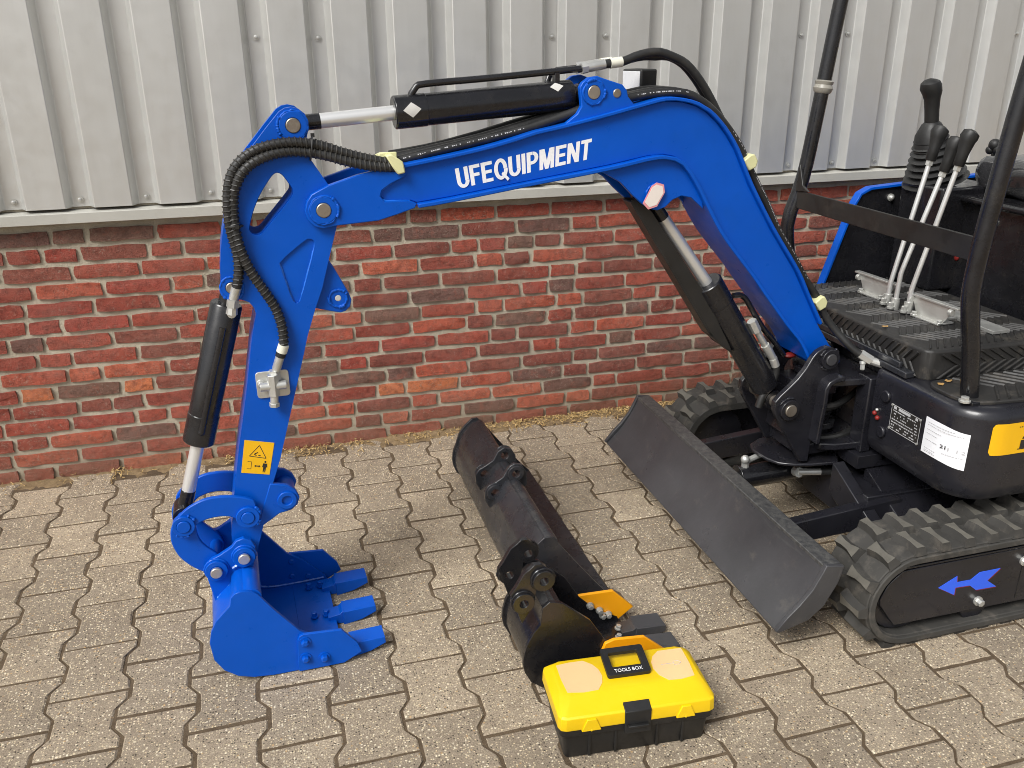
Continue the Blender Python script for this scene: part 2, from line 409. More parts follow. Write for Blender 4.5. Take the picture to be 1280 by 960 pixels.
def text_mb(body, quad, fn, depth=0.0006, bold=0.0):
    # lettering as thin mesh mapped on a quad (bottom-left, bottom-right, top-right, top-left)
    cu = bpy.data.curves.new('lettering', 'FONT'); cu.body = body; cu.size = 1.0; cu.offset = bold; cu.resolution_u = 3
    o = bpy.data.objects.new('lettering', cu); col.objects.link(o)
    dg = bpy.context.evaluated_depsgraph_get(); me = bpy.data.meshes.new_from_object(o.evaluated_get(dg))
    xs = [v.co.x for v in me.vertices]; ys = [v.co.y for v in me.vertices]
    x0, x1, y0, y1 = min(xs), max(xs), min(ys), max(ys)
    vs = []; A, B, C2, D2 = [Vector(q) for q in quad]
    for v in me.vertices:
        u = (v.co.x-x0)/(x1-x0); t = (v.co.y-y0)/(y1-y0); q = (A*(1-u)+B*u)*(1-t)+(D2*(1-u)+C2*u)*t
        vs.append(fn(q.x, q.y))
    mb = MB(); mb.add(vs, [tuple(p.vertices) for p in me.polygons])
    bpy.data.objects.remove(o); bpy.data.curves.remove(cu); bpy.data.meshes.remove(me)
    return mb
# the plane the boom swings in: s along the boom, z up, o towards the photographer
SX, SY, TH = 1.62, -1.075, R(2.2)
def BP(s, z, o=0.0):
    d = s-SX; return Vector((SX+d*math.cos(TH)+o*math.sin(TH), SY+d*math.sin(TH)-o*math.cos(TH), z))
def XZ(y0=0.0): return lambda x, z, o: Vector((x, y0+o, z))
D = {
 'boom_top': [(0.2483, 1.2093), (0.3217, 1.2144), (0.4819, 1.2393), (0.5756, 1.2592), (0.6351, 1.2747), (0.6846, 1.2829), (0.7952, 1.3049), (0.9034, 1.3285), (0.967, 1.3412), (1.0151, 1.3381), (1.0546, 1.3276), (1.0858, 1.3115), (1.1173, 1.2857), (1.1452, 1.2556), (1.1736, 1.217), (1.1973, 1.1739), (1.2237, 1.1257), (1.3025, 1.0072), (1.3962, 0.8829), (1.4397, 0.8103), (1.4952, 0.7174), (1.5465, 0.6462)],
 'boom_foot': [(1.5805, 0.6225), (1.5909, 0.5912), (1.5745, 0.5706), (1.5355, 0.5704), (1.4997, 0.5898)],
 'boom_crease': [(1.4767, 0.6173), (1.4389, 0.6778), (1.3834, 0.7387), (1.3024, 0.8346), (1.2588, 0.888), (1.1622, 0.9979), (1.1104, 1.0747), (1.0809, 1.1234), (1.0474, 1.1713), (1.0254, 1.195), (0.9999, 1.2079), (0.9707, 1.2137), (0.9269, 1.2114), (0.8221, 1.194), (0.6024, 1.1653), (0.4174, 1.1402), (0.3436, 1.1323)],
 'boom_front': [(0.3277, 1.1389), (0.2697, 1.1409), (0.259, 1.1529), (0.2626, 1.1654), (0.2865, 1.1809)],
 'boom_clevis': [(0.3239, 1.2016), (0.3147, 1.1928), (0.2824, 1.1792), (0.263, 1.1662), (0.2585, 1.1538), (0.2672, 1.1412), (0.3236, 1.1406), (0.3423, 1.1324), (0.3374, 1.122), (0.2957, 1.1097), (0.2516, 1.0983), (0.1573, 1.0933), (0.1244, 1.0886), (0.1071, 1.0944), (0.0934, 1.1088), (0.0883, 1.1305), (0.0946, 1.1514), (0.1065, 1.1665), (0.1452, 1.1844), (0.2104, 1.2037), (0.2502, 1.2108), (0.2925, 1.2065)],
 'boom_bracket': [(0.692, 1.2838), (0.739, 1.3178), (0.7492, 1.3345), (0.746, 1.3599), (0.7434, 1.3767), (0.7501, 1.3877), (0.7657, 1.3985), (0.7878, 1.4014), (0.8072, 1.3949), (0.8529, 1.3813), (0.8649, 1.3684), (0.8688, 1.354), (0.8845, 1.3364), (0.9048, 1.3272), (0.7974, 1.3017)],
 'boom_gusset': [(0.7906, 1.184), (0.8164, 1.175), (0.8581, 1.1515), (0.89, 1.1203), (0.92, 1.0946), (0.943, 1.0811), (0.9635, 1.0757), (0.9857, 1.0824), (1.0049, 1.0995), (1.0293, 1.1082), (1.0572, 1.1025), (1.0969, 1.0693), (1.0833, 1.1212), (1.0476, 1.1693), (1.0185, 1.1963), (0.9731, 1.2101), (0.9185, 1.2067)],
 'pins_boom': [(0.1291, 1.1304), (0.779, 1.3653), (0.8393, 1.3619), (0.9525, 1.1179), (1.5433, 0.6087), (1.4232, 0.464)],
 'boom_text': [(0.4442, 1.1587), (0.7755, 1.212), (0.7793, 1.2599), (0.4367, 1.2049)],
 'stick_outline': [(0.111, 1.297), (0.1058, 1.2792), (0.1061, 1.2508), (0.1256, 1.2176), (0.1481, 1.1799), (0.1759, 1.1262), (0.1582, 1.0915), (0.1338, 1.0162), (0.1129, 0.9485), (0.0916, 0.8974), (0.0692, 0.8359), (0.0571, 0.7947), (0.0197, 0.6726), (-0.0251, 0.5273), (-0.0614, 0.4317), (-0.0774, 0.3714), (-0.1069, 0.2795), (-0.1163, 0.2801), (-0.13, 0.2718), (-0.1479, 0.2755), (-0.1593, 0.2866), (-0.1618, 0.3112), (-0.1623, 0.3372), (-0.1435, 0.4466), (-0.1174, 0.5717), (-0.0846, 0.7103), (-0.0571, 0.8441), (-0.0454, 0.8872), (-0.0483, 0.8779), (-0.0414, 0.9002), (-0.0441, 0.9157), (-0.0531, 0.9299), (-0.0681, 0.937), (-0.0851, 0.9405), (-0.0999, 0.9475), (-0.1077, 0.9613), (-0.1092, 0.9836), (-0.1043, 1.0234), (-0.0995, 1.0554), (-0.0935, 1.0835), (-0.0872, 1.1078), (-0.0797, 1.1423), (-0.0728, 1.1713), (-0.0627, 1.1999), (-0.0461, 1.2279), (-0.0229, 1.2571), (-0.0039, 1.278), (0.0245, 1.3101), (0.0545, 1.3421), (0.0669, 1.3491), (0.0805, 1.3512), (0.0953, 1.3475), (0.1079, 1.3372), (0.1149, 1.3203)],
 'stick_hole': [(0.0338, 1.216), (0.0426, 1.2152), (0.0509, 1.2087), (0.0678, 1.1806), (0.0686, 1.1696), (0.0641, 1.1607), (-0.0008, 1.0909), (-0.0107, 1.0823), (-0.0216, 1.0808), (-0.0312, 1.0852), (-0.0354, 1.0952), (-0.0322, 1.1079), (-0.0228, 1.1349), (-0.0047, 1.1702), (0.0222, 1.2066)],
 'stick_tri': [(0.0218, 1.0175), (0.087, 1.0655), (0.0974, 1.0653), (0.1038, 1.0594), (0.1036, 1.0434), (0.062, 0.9245), (0.0526, 0.9151), (0.0424, 0.9248), (0.0245, 1.0003)],
 'stick_backlug': [(0.1321, 1.0098), (0.1497, 0.9798), (0.1752, 0.9259), (0.1802, 0.909), (0.1759, 0.893), (0.164, 0.8826), (0.1527, 0.8798), (0.1373, 0.8836), (0.0917, 0.8974), (0.1063, 0.958)],
 'pins_stick': [(0.081, 1.3134), (-0.0872, 0.9668), (0.1488, 0.9161), (-0.1388, 0.2912), (-0.1183, 0.376)],
 'stick_lowlug': [(-0.0562, 0.4661), (-0.0157, 0.4549), (0.0029, 0.439), (0.0118, 0.4162), (0.0043, 0.3961), (-0.0116, 0.384), (-0.0416, 0.3788), (-0.0651, 0.3638), (-0.0846, 0.3524), (-0.0949, 0.3587), (-0.0739, 0.4188)],
 'stick_lowpin': [(-0.0197, 0.4146)],
 'warn_label': [(-0.1195, 0.5065), (-0.0544, 0.4906), (-0.0344, 0.5737), (-0.1024, 0.5915)],
 'port_block': [(-0.0179, 0.7257), (-0.0151, 0.7533)],
 'link_upper': [(-0.0949, 0.4078), (-0.0953, 0.4362), (-0.1085, 0.4444), (-0.1219, 0.4501), (-0.1454, 0.4576), (-0.1691, 0.4618), (-0.2102, 0.4619), (-0.2532, 0.4445), (-0.286, 0.4147), (-0.2883, 0.3863), (-0.2704, 0.3683), (-0.2501, 0.3789), (-0.2396, 0.3935), (-0.2302, 0.4), (-0.2068, 0.4079), (-0.1757, 0.4083), (-0.1487, 0.4003), (-0.1355, 0.3776), (-0.1169, 0.3698), (-0.1011, 0.3837)],
 'link_lower': [(-0.2646, 0.4126), (-0.2875, 0.4066), (-0.3004, 0.3801), (-0.3017, 0.3468), (-0.2895, 0.3062), (-0.2627, 0.2725), (-0.2339, 0.2503), (-0.21, 0.2283), (-0.1927, 0.2379), (-0.1848, 0.2582), (-0.1909, 0.2813), (-0.2027, 0.3011), (-0.2215, 0.32), (-0.2347, 0.3397), (-0.2402, 0.3641), (-0.2403, 0.3893)],
 'pins_link': [(-0.2661, 0.3994), (-0.1175, 0.3969), (-0.2074, 0.2656)],
 'bk_side': [(-0.1826, 0.2277), (-0.1783, 0.2489), (-0.1682, 0.259), (-0.1546, 0.2622), (-0.1306, 0.2577), (-0.118, 0.2477), (-0.0827, 0.1933), (-0.0299, 0.1201), (0.0134, 0.0887), (0.071, 0.026), (0.0742, -0.0092), (0.0208, -0.0075), (-0.0491, -0.0023), (-0.1023, 0.004), (-0.1508, 0.0102), (-0.1868, 0.0227), (-0.217, 0.0479), (-0.2363, 0.0835), (-0.2405, 0.1331), (-0.2335, 0.1633), (-0.2192, 0.1915)],
 'bk_ear': [(-0.1111, 0.2867), (-0.1085, 0.3101), (-0.1172, 0.3292), (-0.1341, 0.339), (-0.1525, 0.334), (-0.1649, 0.3193), (-0.1955, 0.3018), (-0.2141, 0.2948), (-0.23, 0.2808), (-0.2333, 0.2554), (-0.2266, 0.2098), (-0.2211, 0.1683), (-0.2095, 0.1293), (-0.1544, 0.1622), (-0.1295, 0.2198)],
 'bk_cutter': [(-0.042, 0.0321), (-0.0373, 0.0977), (-0.0316, 0.1094), (-0.0218, 0.1127), (0.0719, 0.104), (0.1079, 0.0577), (0.1177, 0.0275), (0.0716, -0.0023), (0.0437, -0.0048), (-0.0414, 0.0054)],
 'bk_bolts': [(-0.0207, 0.0912), (-0.0232, 0.0432), (0.0225, 0.0343)],
 'bk_tooth': [(0.0275, 0.0587), (0.1055, 0.0416), (0.1119, 0.0464), (0.1727, 0.0494), (0.1807, 0.0129), (0.1195, 0.011), (0.0729, -0.0191), (0.0211, -0.0179)],
 'bk_tooth_mid': [(0.0722, 0.0241), (0.099, 0.0433), (0.178, 0.0439), (0.1832, 0.0108), (0.1464, -0.009), (0.0983, -0.0223), (0.0733, -0.0147)],
 'cyl_stick': [(0.0854, 1.3122), (0.1392, 1.3181), (0.3072, 1.3271), (0.311, 1.3291), (0.7454, 1.3566), (0.7952, 1.3655)],
 'tube_stick': [(0.3495, 1.3577), (0.3539, 1.3697), (0.3657, 1.385), (0.3901, 1.3905), (0.5175, 1.3984), (0.6552, 1.4082), (0.7813, 1.4177)],
 'hose_stick': [(0.7813, 1.4177), (0.829, 1.426), (0.8762, 1.4308), (0.9086, 1.4422), (0.9425, 1.45), (0.9748, 1.4514), (1.0103, 1.4409), (1.05, 1.4227), (1.0902, 1.3844), (1.1234, 1.3414), (1.1499, 1.3016), (1.1728, 1.2692), (1.2039, 1.2278), (1.2319, 1.1878)],
 'cyl_bucket': [(-0.0884, 0.9597), (-0.0928, 0.9084), (-0.1999, 0.5801), (-0.2073, 0.5727), (-0.2456, 0.4521), (-0.2764, 0.3629)],
 'cyl_boom': [(0.9767, 1.1165), (1.008, 1.0567), (1.1548, 0.8581), (1.1562, 0.8558), (1.3812, 0.5206), (1.4546, 0.4407)],
 'boom_tube': [(1.2417, 0.8113), (1.2612, 0.8114), (1.2795, 0.8018), (1.2945, 0.7826), (1.3465, 0.7089), (1.3926, 0.6586), (1.4301, 0.6124)],
 'boom_hose': [(1.3517, 0.6578), (1.3834, 0.6136), (1.3984, 0.5831), (1.3957, 0.5504), (1.3811, 0.5231), (1.3631, 0.5004), (1.3512, 0.464)],
 'boom_guard': [(0.9062, 1.0997), (0.9301, 1.0983), (0.9679, 1.067), (1.1346, 0.8442), (1.2351, 0.6693), (1.2432, 0.6513), (1.2025, 0.6772), (1.1676, 0.7146)],
 'hose_back': [(0.301, 1.2214), (0.4017, 1.2386), (0.5088, 1.2614), (0.6182, 1.2847), (0.7096, 1.3055), (0.7713, 1.3221), (0.8908, 1.3485), (0.9671, 1.3559), (1.0348, 1.3495), (1.0857, 1.3282), (1.1268, 1.3008), (1.1678, 1.2572), (1.2028, 1.2117), (1.2283, 1.1718), (1.2512, 1.1375), (1.2942, 1.0697), (1.3394, 0.9929), (1.3971, 0.9194), (1.4452, 0.8512), (1.5004, 0.7802), (1.5354, 0.7262), (1.5776, 0.6652), (1.6355, 0.6186), (1.7063, 0.572)],
 'spiral_a': [(0.2944, 1.2164), (0.2465, 1.2209), (0.1916, 1.2334), (0.1487, 1.2472), (0.1143, 1.2551), (0.0746, 1.26), (0.032, 1.2561), (-0.006, 1.2431), (-0.0331, 1.2239), (-0.0486, 1.2014), (-0.0585, 1.1752), (-0.0632, 1.1443), (-0.0645, 1.1062), (-0.0618, 1.0755), (-0.0569, 1.0489), (-0.0421, 1.0045), (-0.0207, 0.961), (-0.0016, 0.9227), (0.0068, 0.8982), (0.0129, 0.8608), (0.0121, 0.8257)],
 'spiral_b': [(0.2865, 1.2262), (0.2363, 1.2367), (0.182, 1.2527), (0.1449, 1.2666), (0.116, 1.2742), (0.0712, 1.2791), (0.026, 1.2742), (-0.0117, 1.2617), (-0.0427, 1.239), (-0.0601, 1.2136), (-0.07, 1.1823), (-0.0745, 1.145), (-0.075, 1.1069), (-0.0705, 1.0734), (-0.066, 1.0395), (-0.0678, 1.0056), (-0.0764, 0.969)],
 'fit_b': [(-0.0816, 0.9552), (-0.0873, 0.9407), (-0.0942, 0.9075)],
 'bk_weld1': [(-0.1692, 0.2608), (-0.157, 0.267), (-0.1423, 0.2696), (-0.1313, 0.2647)],
 'bk_weld2': [(-0.2132, 0.1831), (-0.1999, 0.1945), (-0.1856, 0.2082), (-0.1728, 0.2188)],
 'clamp_a': [(0.2737, 1.2435), (0.288, 1.247), (0.3127, 1.2288), (0.3172, 1.2041), (0.2997, 1.2008), (0.2891, 1.2166)],
 'clamp_b': [(1.2257, 1.1834)],
 'clamp_c': [(1.4988, 0.7783)],
 'king_plate': [(1.4632, 0.6344), (1.4768, 0.6486), (1.4951, 0.6571), (1.5124, 0.6597), (1.5334, 0.6516), (1.5489, 0.6278), (1.5505, 0.6097), (1.5615, 0.5723), (1.5282, 0.5674), (1.5097, 0.5571), (1.5003, 0.5401), (1.4991, 0.4926), (1.4943, 0.4412), (1.4918, 0.3428), (1.4892, 0.2982), (1.4606, 0.3028), (1.4298, 0.3525), (1.4045, 0.3943), (1.3851, 0.4235), (1.3622, 0.4601), (1.351, 0.4856), (1.352, 0.5091), (1.3685, 0.5267), (1.3966, 0.55), (1.421, 0.572), (1.4444, 0.6012)],
 'king_rail': [(1.5538, 0.5758), (1.5221, 0.5743), (1.5018, 0.5643), (1.4906, 0.5459), (1.4895, 0.4986), (1.4847, 0.4476), (1.4811, 0.3729)],
 'king_pins': [(1.5163, 0.6234), (1.398, 0.4823)],
 'work_light': [(0.9314, 1.4069), (1.0082, 1.4116), (1.0185, 1.3568), (0.9392, 1.351)],
 'track_rim': [(1.8142, 0.2701), (1.684, 0.2706), (1.5408, 0.2741), (1.463, 0.2663), (1.4086, 0.2423), (1.3678, 0.1962), (1.3562, 0.1487), (1.3666, 0.0857), (1.3934, 0.0437), (1.4511, 0.0021), (1.5344, -0.003), (1.6934, -0.0055), (1.8836, -0.0025)],
 'track_plate': [(1.4628, 0.225), (1.8382, 0.2332), (1.8822, 0.0608), (1.6943, 0.0507), (1.4627, 0.0596), (1.4096, 0.1325), (1.4059, 0.1485), (1.4245, 0.1901)],
 'arrow': [(1.5816, 0.1526), (1.6356, 0.1789), (1.6388, 0.1594), (1.6818, 0.1588), (1.7067, 0.1771), (1.773, 0.1775), (1.7379, 0.1454), (1.7716, 0.1206), (1.706, 0.1219), (1.6833, 0.1404), (1.6371, 0.1427), (1.6378, 0.1198)],
 'track_bolt': [(1.7194, 0.0862), (1.845, 0.1873)],
 'nameplate': [(-1.3066, 0.5219), (-1.4302, 0.5284), (-1.4301, 0.4499), (-1.313, 0.4418)],
 'paper': [(-1.4455, 0.5419), (-1.5733, 0.5644), (-1.5763, 0.4621), (-1.446, 0.4356)],
 'housebolts': [(-1.285, 0.5341), (-1.2855, 0.4247), (-1.2171, 0.4643), (-1.2415, 0.4693)],
 'yellow_label': [(1.704, 0.5764), (1.8031, 0.5747), (1.817, 0.4803), (1.7011, 0.4943)],
 'post_near': [(1.726, 0.6276), (1.6825, 0.7996), (1.666, 0.8842), (1.6598, 0.9853), (1.6781, 1.1848), (1.6953, 1.3718)],
 'post_far': [(1.716, 0.7626), (1.6966, 0.8192), (1.6837, 0.8744), (1.6937, 0.9407), (1.723, 1.018), (1.7604, 1.3305), (1.7754, 1.5646)],
 'crossbar': [(-0.6732, 1.0097), (-1.4384, 1.0432), (-1.4401, 0.9832), (-0.6844, 0.9542)],
 'nb_wall': [(0.4981, 0.1557), (0.5105, 0.1781), (0.5274, 0.1977), (0.5295, 0.2168), (0.5324, 0.2443), (0.5394, 0.2551), (0.5501, 0.2582), (0.5656, 0.2558), (0.5812, 0.2484), (0.6164, 0.2093), (0.6536, 0.1838), (0.6951, 0.1153)],
 'nb_back': [(0.4841, 0.1153), (0.485, 0.0931), (0.488, 0.0683), (0.5044, 0.0364), (0.5396, 0.0072)],
 'nb_cut_far': [(0.7096, 0.1035), (0.7918, 0.1144), (0.8524, 0.0523), (0.8013, 0.014)],
 'nb_cut_near': [(0.6831, 0.0972), (0.6903, 0.1164), (0.7136, 0.1231), (0.7932, 0.1147), (0.8216, 0.0875)],
 'nb_tooth': [(0.8286, 0.0303), (0.9032, 0.0402), (0.9288, 0.0057), (0.8538, -0.014)],
 'nb_tooth2': [(0.8722, 0.0211), (0.9115, 0.0284), (0.9272, 0.009)],
 'nb_pins': [(0.5397, 0.313), (0.4888, 0.2653)],
 'nb_pinsf': [(0.5444, 0.2977), (0.4965, 0.2402)],
 'nb_ear': [(0.5589, 0.3134), (0.5518, 0.3339), (0.5382, 0.3452), (0.5212, 0.3453), (0.5111, 0.3358), (0.4959, 0.3254), (0.4773, 0.2928), (0.4636, 0.2724), (0.4736, 0.2432), (0.4905, 0.1884), (0.5181, 0.2302), (0.5282, 0.2828), (0.5591, 0.2884)],
 'blade_end': [(1.1174, 0.1063), (1.1468, 0.1433), (1.1768, 0.1727), (1.2078, 0.2112), (1.2291, 0.2537), (1.2392, 0.2771), (1.2906, 0.2675), (1.2793, 0.2207), (1.2471, 0.1584), (1.206, 0.1236), (1.127, 0.1019)],
 'blade_far': [(1.1345, 0.103), (1.1588, 0.1256), (1.1887, 0.1634), (1.2181, 0.2108), (1.2536, 0.257)],
}
# ------------------------------------------------------------------ ground and paving
pave = None
def nz(x, y, s=1.0):
    from mathutils import noise
    return noise.noise(Vector((x*s, y*s, 3.7)))
mb = MB(); mb.add([(-400, -400, -0.06), (400, -400, -0.06), (400, 400, -0.06), (-400, 400, -0.06)], [(0, 1, 2, 3)])
obj('ground', mb, 'verge_sand', kind='structure', loc=(0, 0, -0.06))
PX, PY, X0, J0 = 0.1637, 0.2, -0.6135, -0.675
mb = MB()
xs = [-4.5 + 0.25*i for i in range(14)] + [-1.2 + 0.0175*i for i in range(246)] + [3.3 + 0.25*i for i in range(18)]; ys = [-5.2 + 0.25*i for i in range(11)] + [-2.5 + 0.0175*i for i in range(141)] + [0.02]
vs = [(x, y, -0.0031 + 0.0011*nz(x, y, 31.0) + 0.0009*nz(x, y, 9.0) - (0.03 if y < -5 else 0)) for y in ys for x in xs]; n = len(xs)
mb.add(vs, [(j*n+i, j*n+i+1, (j+1)*n+i+1, (j+1)*n+i) for j in range(len(ys)-1) for i in range(n-1)])
pave = obj('pavement', mb, 'joint_sand', kind='structure', loc=(0, 0, 0))
def paver_mb(seed, flip=False):
    rnd = random.Random(seed); mb = MB(); w = PX/2 - 0.0036; a = 0.0120; g = 0.0036
    side = [(w+a, -0.1+g), (w+a, -0.067), (w-a, -0.033), (w-a, 0.033), (w+a, 0.067), (w+a, 0.1-g)]
    poly = side + [(-x, y) for x, y in reversed(side)]
    poly = [(x+rnd.uniform(-.0009, .0009), y+rnd.uniform(-.0009, .0009)) for x, y in poly]
    k = len(poly); inn = []
    for x, y in poly:
        inn.append((x*(1-0.0042/abs(x) if abs(x) > .01 else 1), y*(1-0.0044/max(abs(y), .03))))
    vs = [(x, y, rnd.uniform(-.0004, .0004)) for x, y in inn] + [(x, y, -0.0034) for x, y in poly] + [(x*.995, y*.995, -0.030) for x, y in poly]
    fs = [tuple(range(k))]
    for b in (0, k):
        for i in range(k):
            j = (i+1) % k; fs.append((b+i, b+k+i, b+k+j, b+j))
    mb.add(vs, fs); return mb
pv = []
for s in range(8):
    o = obj('paver', paver_mb(s), 'paver_concrete', pave, sharp=25); pv.append(o)
used = 0; rest = MB()
for ci in range(-24, 42):
    cx = X0 + (ci+0.5)*PX
    for ri in range(-2, 24):
        cy = J0 - 0.1 - (0.1 if ci % 2 else 0.0) + 0.4 - ri*PY
        if cy > -0.012 or cy < -4.6: continue
        rnd = random.Random(ci*971+ri*31); hz = rnd.uniform(-.0016, .0016); rz = rnd.uniform(-.008, .008)
        d = cy + 3.2; lim_l = 0.155 - 0.36*d; lim_r = 0.42 + 0.85*d
        vis = cy > -2.32 and lim_l - 0.12 < cx < min(lim_r, 3.1) + 0.1 and not (cx > 1.75 and -1.65 < cy < -0.25)
        cut = cy > -0.1
        if vis and not cut:
            if used < len(pv): o = pv[used]
            else:
                o = bpy.data.objects.new('paver', pv[rnd.randrange(8)].data); col.objects.link(o); o.parent = pave
            o.location = (cx, cy, hz); o.rotation_euler = (rnd.uniform(-.006, .006), rnd.uniform(-.006, .006), rz); used += 1
        else:
            q = paver_mb(rnd.randrange(40)); m = Matrix.Translation((cx, cy, hz)) @ Matrix.Rotation(rz, 4, 'Z')
            vv = [m @ p for p in q.v]
            if cut: vv = [Vector((p.x, min(p.y, -0.012), p.z)) for p in vv]
            rest.add(vv, q.f)
for o in pv[used:]: bpy.data.objects.remove(o)
obj('paver_field', rest, 'paver_concrete', pave, kind='stuff', sharp=25)

# sandy verge against the wall
mb = MB(); nx, ny = 560, 14
for i in range(nx):
    for j in range(ny):
        x = -3.2 + 6.6*i/(nx-1); t = j/(ny-1); y = 0.004 - 0.12*t
        ev = 0.5 + 0.5*nz(x, 0.0, 3.1) + 0.35*nz(x, 5.0, 14.0)
        z = (0.002 + 0.010*max(0.0, min(1.0, ev + (0.25 if x > 0.4 else -0.42))))*(1-t)**1.1 - 0.010*t + 0.0045*nz(x, y, 34.0) + 0.003*nz(x, y, 90)
        mb.v.append(Vector((x, y, z)))
mb.f = [(i*ny+j, i*ny+j+1, (i+1)*ny+j+1, (i+1)*ny+j) for i in range(nx-1) for j in range(ny-1)]
tag(obj('sand_verge', mb, 'verge_sand', kind='stuff', sharp=180), 'strip of loose tan sand swept along the foot of the brick wall', 'sand')
mb = MB(); rnd = random.Random(5)
for i in range(4200):
    x = rnd.uniform(-1.2, 2.7); dens = 0.06 + (0.95 if x > 0.45 else 0.0) + (0.5*max(0, nz(x, 9.0, 2.3)) if x > .3 else 0) + (0.9 if x < 0.4 and nz(x, 2.0, 5.0) > 0.22 else 0)
    if rnd.random() > dens*(0.25+1.1*max(0.0, 0.5+nz(x, 4.0, 4.5)+0.5*nz(x, 1.0, 15))): continue
    y = -0.002 - abs(rnd.gauss(0, 0.045)); L = rnd.uniform(.004, .017); wd = rnd.uniform(.0008, .0022); a = rnd.uniform(0, math.pi)
    z = 0.009*max(0.15, 1+y/0.10) + rnd.uniform(0, .006); dz = rnd.uniform(-.004, .005)
    dx, dy = math.cos(a)*L/2, math.sin(a)*L/2; px, py = -math.sin(a)*wd, math.cos(a)*wd
    p = Vector((x, y, z)); u = Vector((dx, dy, dz)); v = Vector((px, py, 0)); n = Vector((0, 0, wd))
    mb.add([p-u-v, p-u+v, p-u+n, p+u-v, p+u+v, p+u+n], [(0, 2, 5, 3), (2, 1, 4, 5), (0, 3, 4, 1), (0, 1, 2), (3, 5, 4)])
tag(obj('straw_litter', mb, 'straw', kind='stuff', sharp=10), 'dry straw bits and plant litter along the foot of the brick wall', 'straw')

# ------------------------------------------------------------------ building
bld = empty('building', (1.2, 0.1, 0), 'warehouse facade of red brick plinth below grey ribbed metal cladding', 'building')
ZT = 0.876; CP = 0.061
mb = MB(); mb.box((-4.2, 0.0036, -0.05), (7.2, 0.10, 0.958)); wall = obj('brick_wall', mb, 'mortar', bld)
def brick_mb(L, seed):
    r = random.Random(seed); mb = MB(); nx, nz_ = (5 if L > .15 else 3), 3; H = 0.0446
    for j in range(nz_+1):
        for i in range(nx+1):
            x = -L/2 + L*i/nx; z = -H/2 + H*j/nz_
            ex = i in (0, nx); ez = j in (0, nz_)
            y = -0.0045 + r.uniform(-.003, .0025)
            if ex or ez: y += r.uniform(0.0, 0.0026)
            if ex and ez: x *= 0.990; z *= 0.95; y += 0.001
            x += r.uniform(-.003, .0028) if ex else r.uniform(-.01, .01); z += r.uniform(-.0028, .0022) if ez else r.uniform(-.005, .005)
            mb.v.append(Vector((x, y, z)))
    w_ = nx+1
    fs = [(j*w_+i, j*w_+i+1, (j+1)*w_+i+1, (j+1)*w_+i) for j in range(nz_) for i in range(nx)]
    bd = [i for i in range(nx+1)] + [j*w_+nx for j in range(1, nz_+1)] + [nz_*w_+i for i in range(nx-1, -1, -1)] + [j*w_ for j in range(nz_-1, 0, -1)]
    b0 = len(mb.v)
    for q in bd: p = mb.v[q]; mb.v.append(Vector((p.x*.992, 0.03, p.z*.97)))
    for a in range(len(bd)):
        b = (a+1) % len(bd); fs.append((bd[a], b0+a, b0+b, bd[b]))
    mb.f = fs; return mb
SL, HL, JT = 0.2025, 0.0945, 0.0160
protos = {}
for kind_, L in (('s', SL), ('h', HL)):
    protos[kind_] = [obj('brick', brick_mb(L, 50+q), 'brick_clay', wall, sharp=50, local=True) for q in range(9)]
cnt = 0; fresh = {'s': 0, 'h': 0}; rest = MB(); prev = []
for k in range(0, 15):
    z = ZT - k*CP; r = random.Random(900+k*7); x = -4.15 + r.uniform(0, .2); joints = []; run = 0
    if k == -1 or k == 15:
        pass
    while x < 7.1:
        opts = ['s', 's', 'h'] if run < 3 else ['h']
        if run == 0: opts = ['s', 's', 's', 'h']
        c = r.choice(opts)
        for alt in (c, 'h' if c == 's' else 's'):
            L = SL if alt == 's' else HL
            e = x + L + JT/2
            if min([abs(e-q) for q in prev] or [1]) > 0.032: c = alt; break
        L = SL if c == 's' else HL; run = run+1 if c == 's' else 0
        cx = x + L/2; L2 = L
        zz = z + r.uniform(-.0015, .0015); yy = r.uniform(-.0025, .002); ry = r.uniform(-.006, .006)
        if -0.86 < cx < 2.62 and 0 <= k <= 14:
            if fresh[c] < 9: o = protos[c][fresh[c]]
            else:
                o = bpy.data.objects.new('brick', protos[c][r.randrange(9)].data); col.objects.link(o); o.parent = wall
            fresh[c] += 1; o.location = Vector((cx, yy, zz)) - Vector(bld.location); o.rotation_euler = (r.uniform(-.02, .02), ry, r.uniform(-.008, .008)); cnt += 1
            if r.random() < .5: o.rotation_euler[1] += math.pi
        else:
            q = brick_mb(L, r.randrange(500)); rest.add([Vector((p.x+cx, p.y+yy, p.z+zz)) for p in q.v], q.f)
        joints.append(x + L + JT/2); x += L + JT*r.uniform(.85, 1.2)
    prev = joints
print('BRICKS', cnt, 'PAVERS', used)
obj('brickwork', rest, 'brick_clay', wall, kind='stuff', sharp=50)
# drip flashing between brick and cladding
mb = MB(); prof = [(0.004, 0.9645), (-0.045, 0.9615), (-0.0465, 0.960), (-0.0465, 0.9285), (-0.040, 0.926), (-0.040, 0.9275), (-0.0445, 0.9295), (-0.0445, 0.9585), (0.004, 0.9615)]
mb.prism(prof, lambda y, z, x: Vector((x, y, z)), -4.3, 7.3); obj('flashing', mb, 'flash_paint', bld, sharp=30)
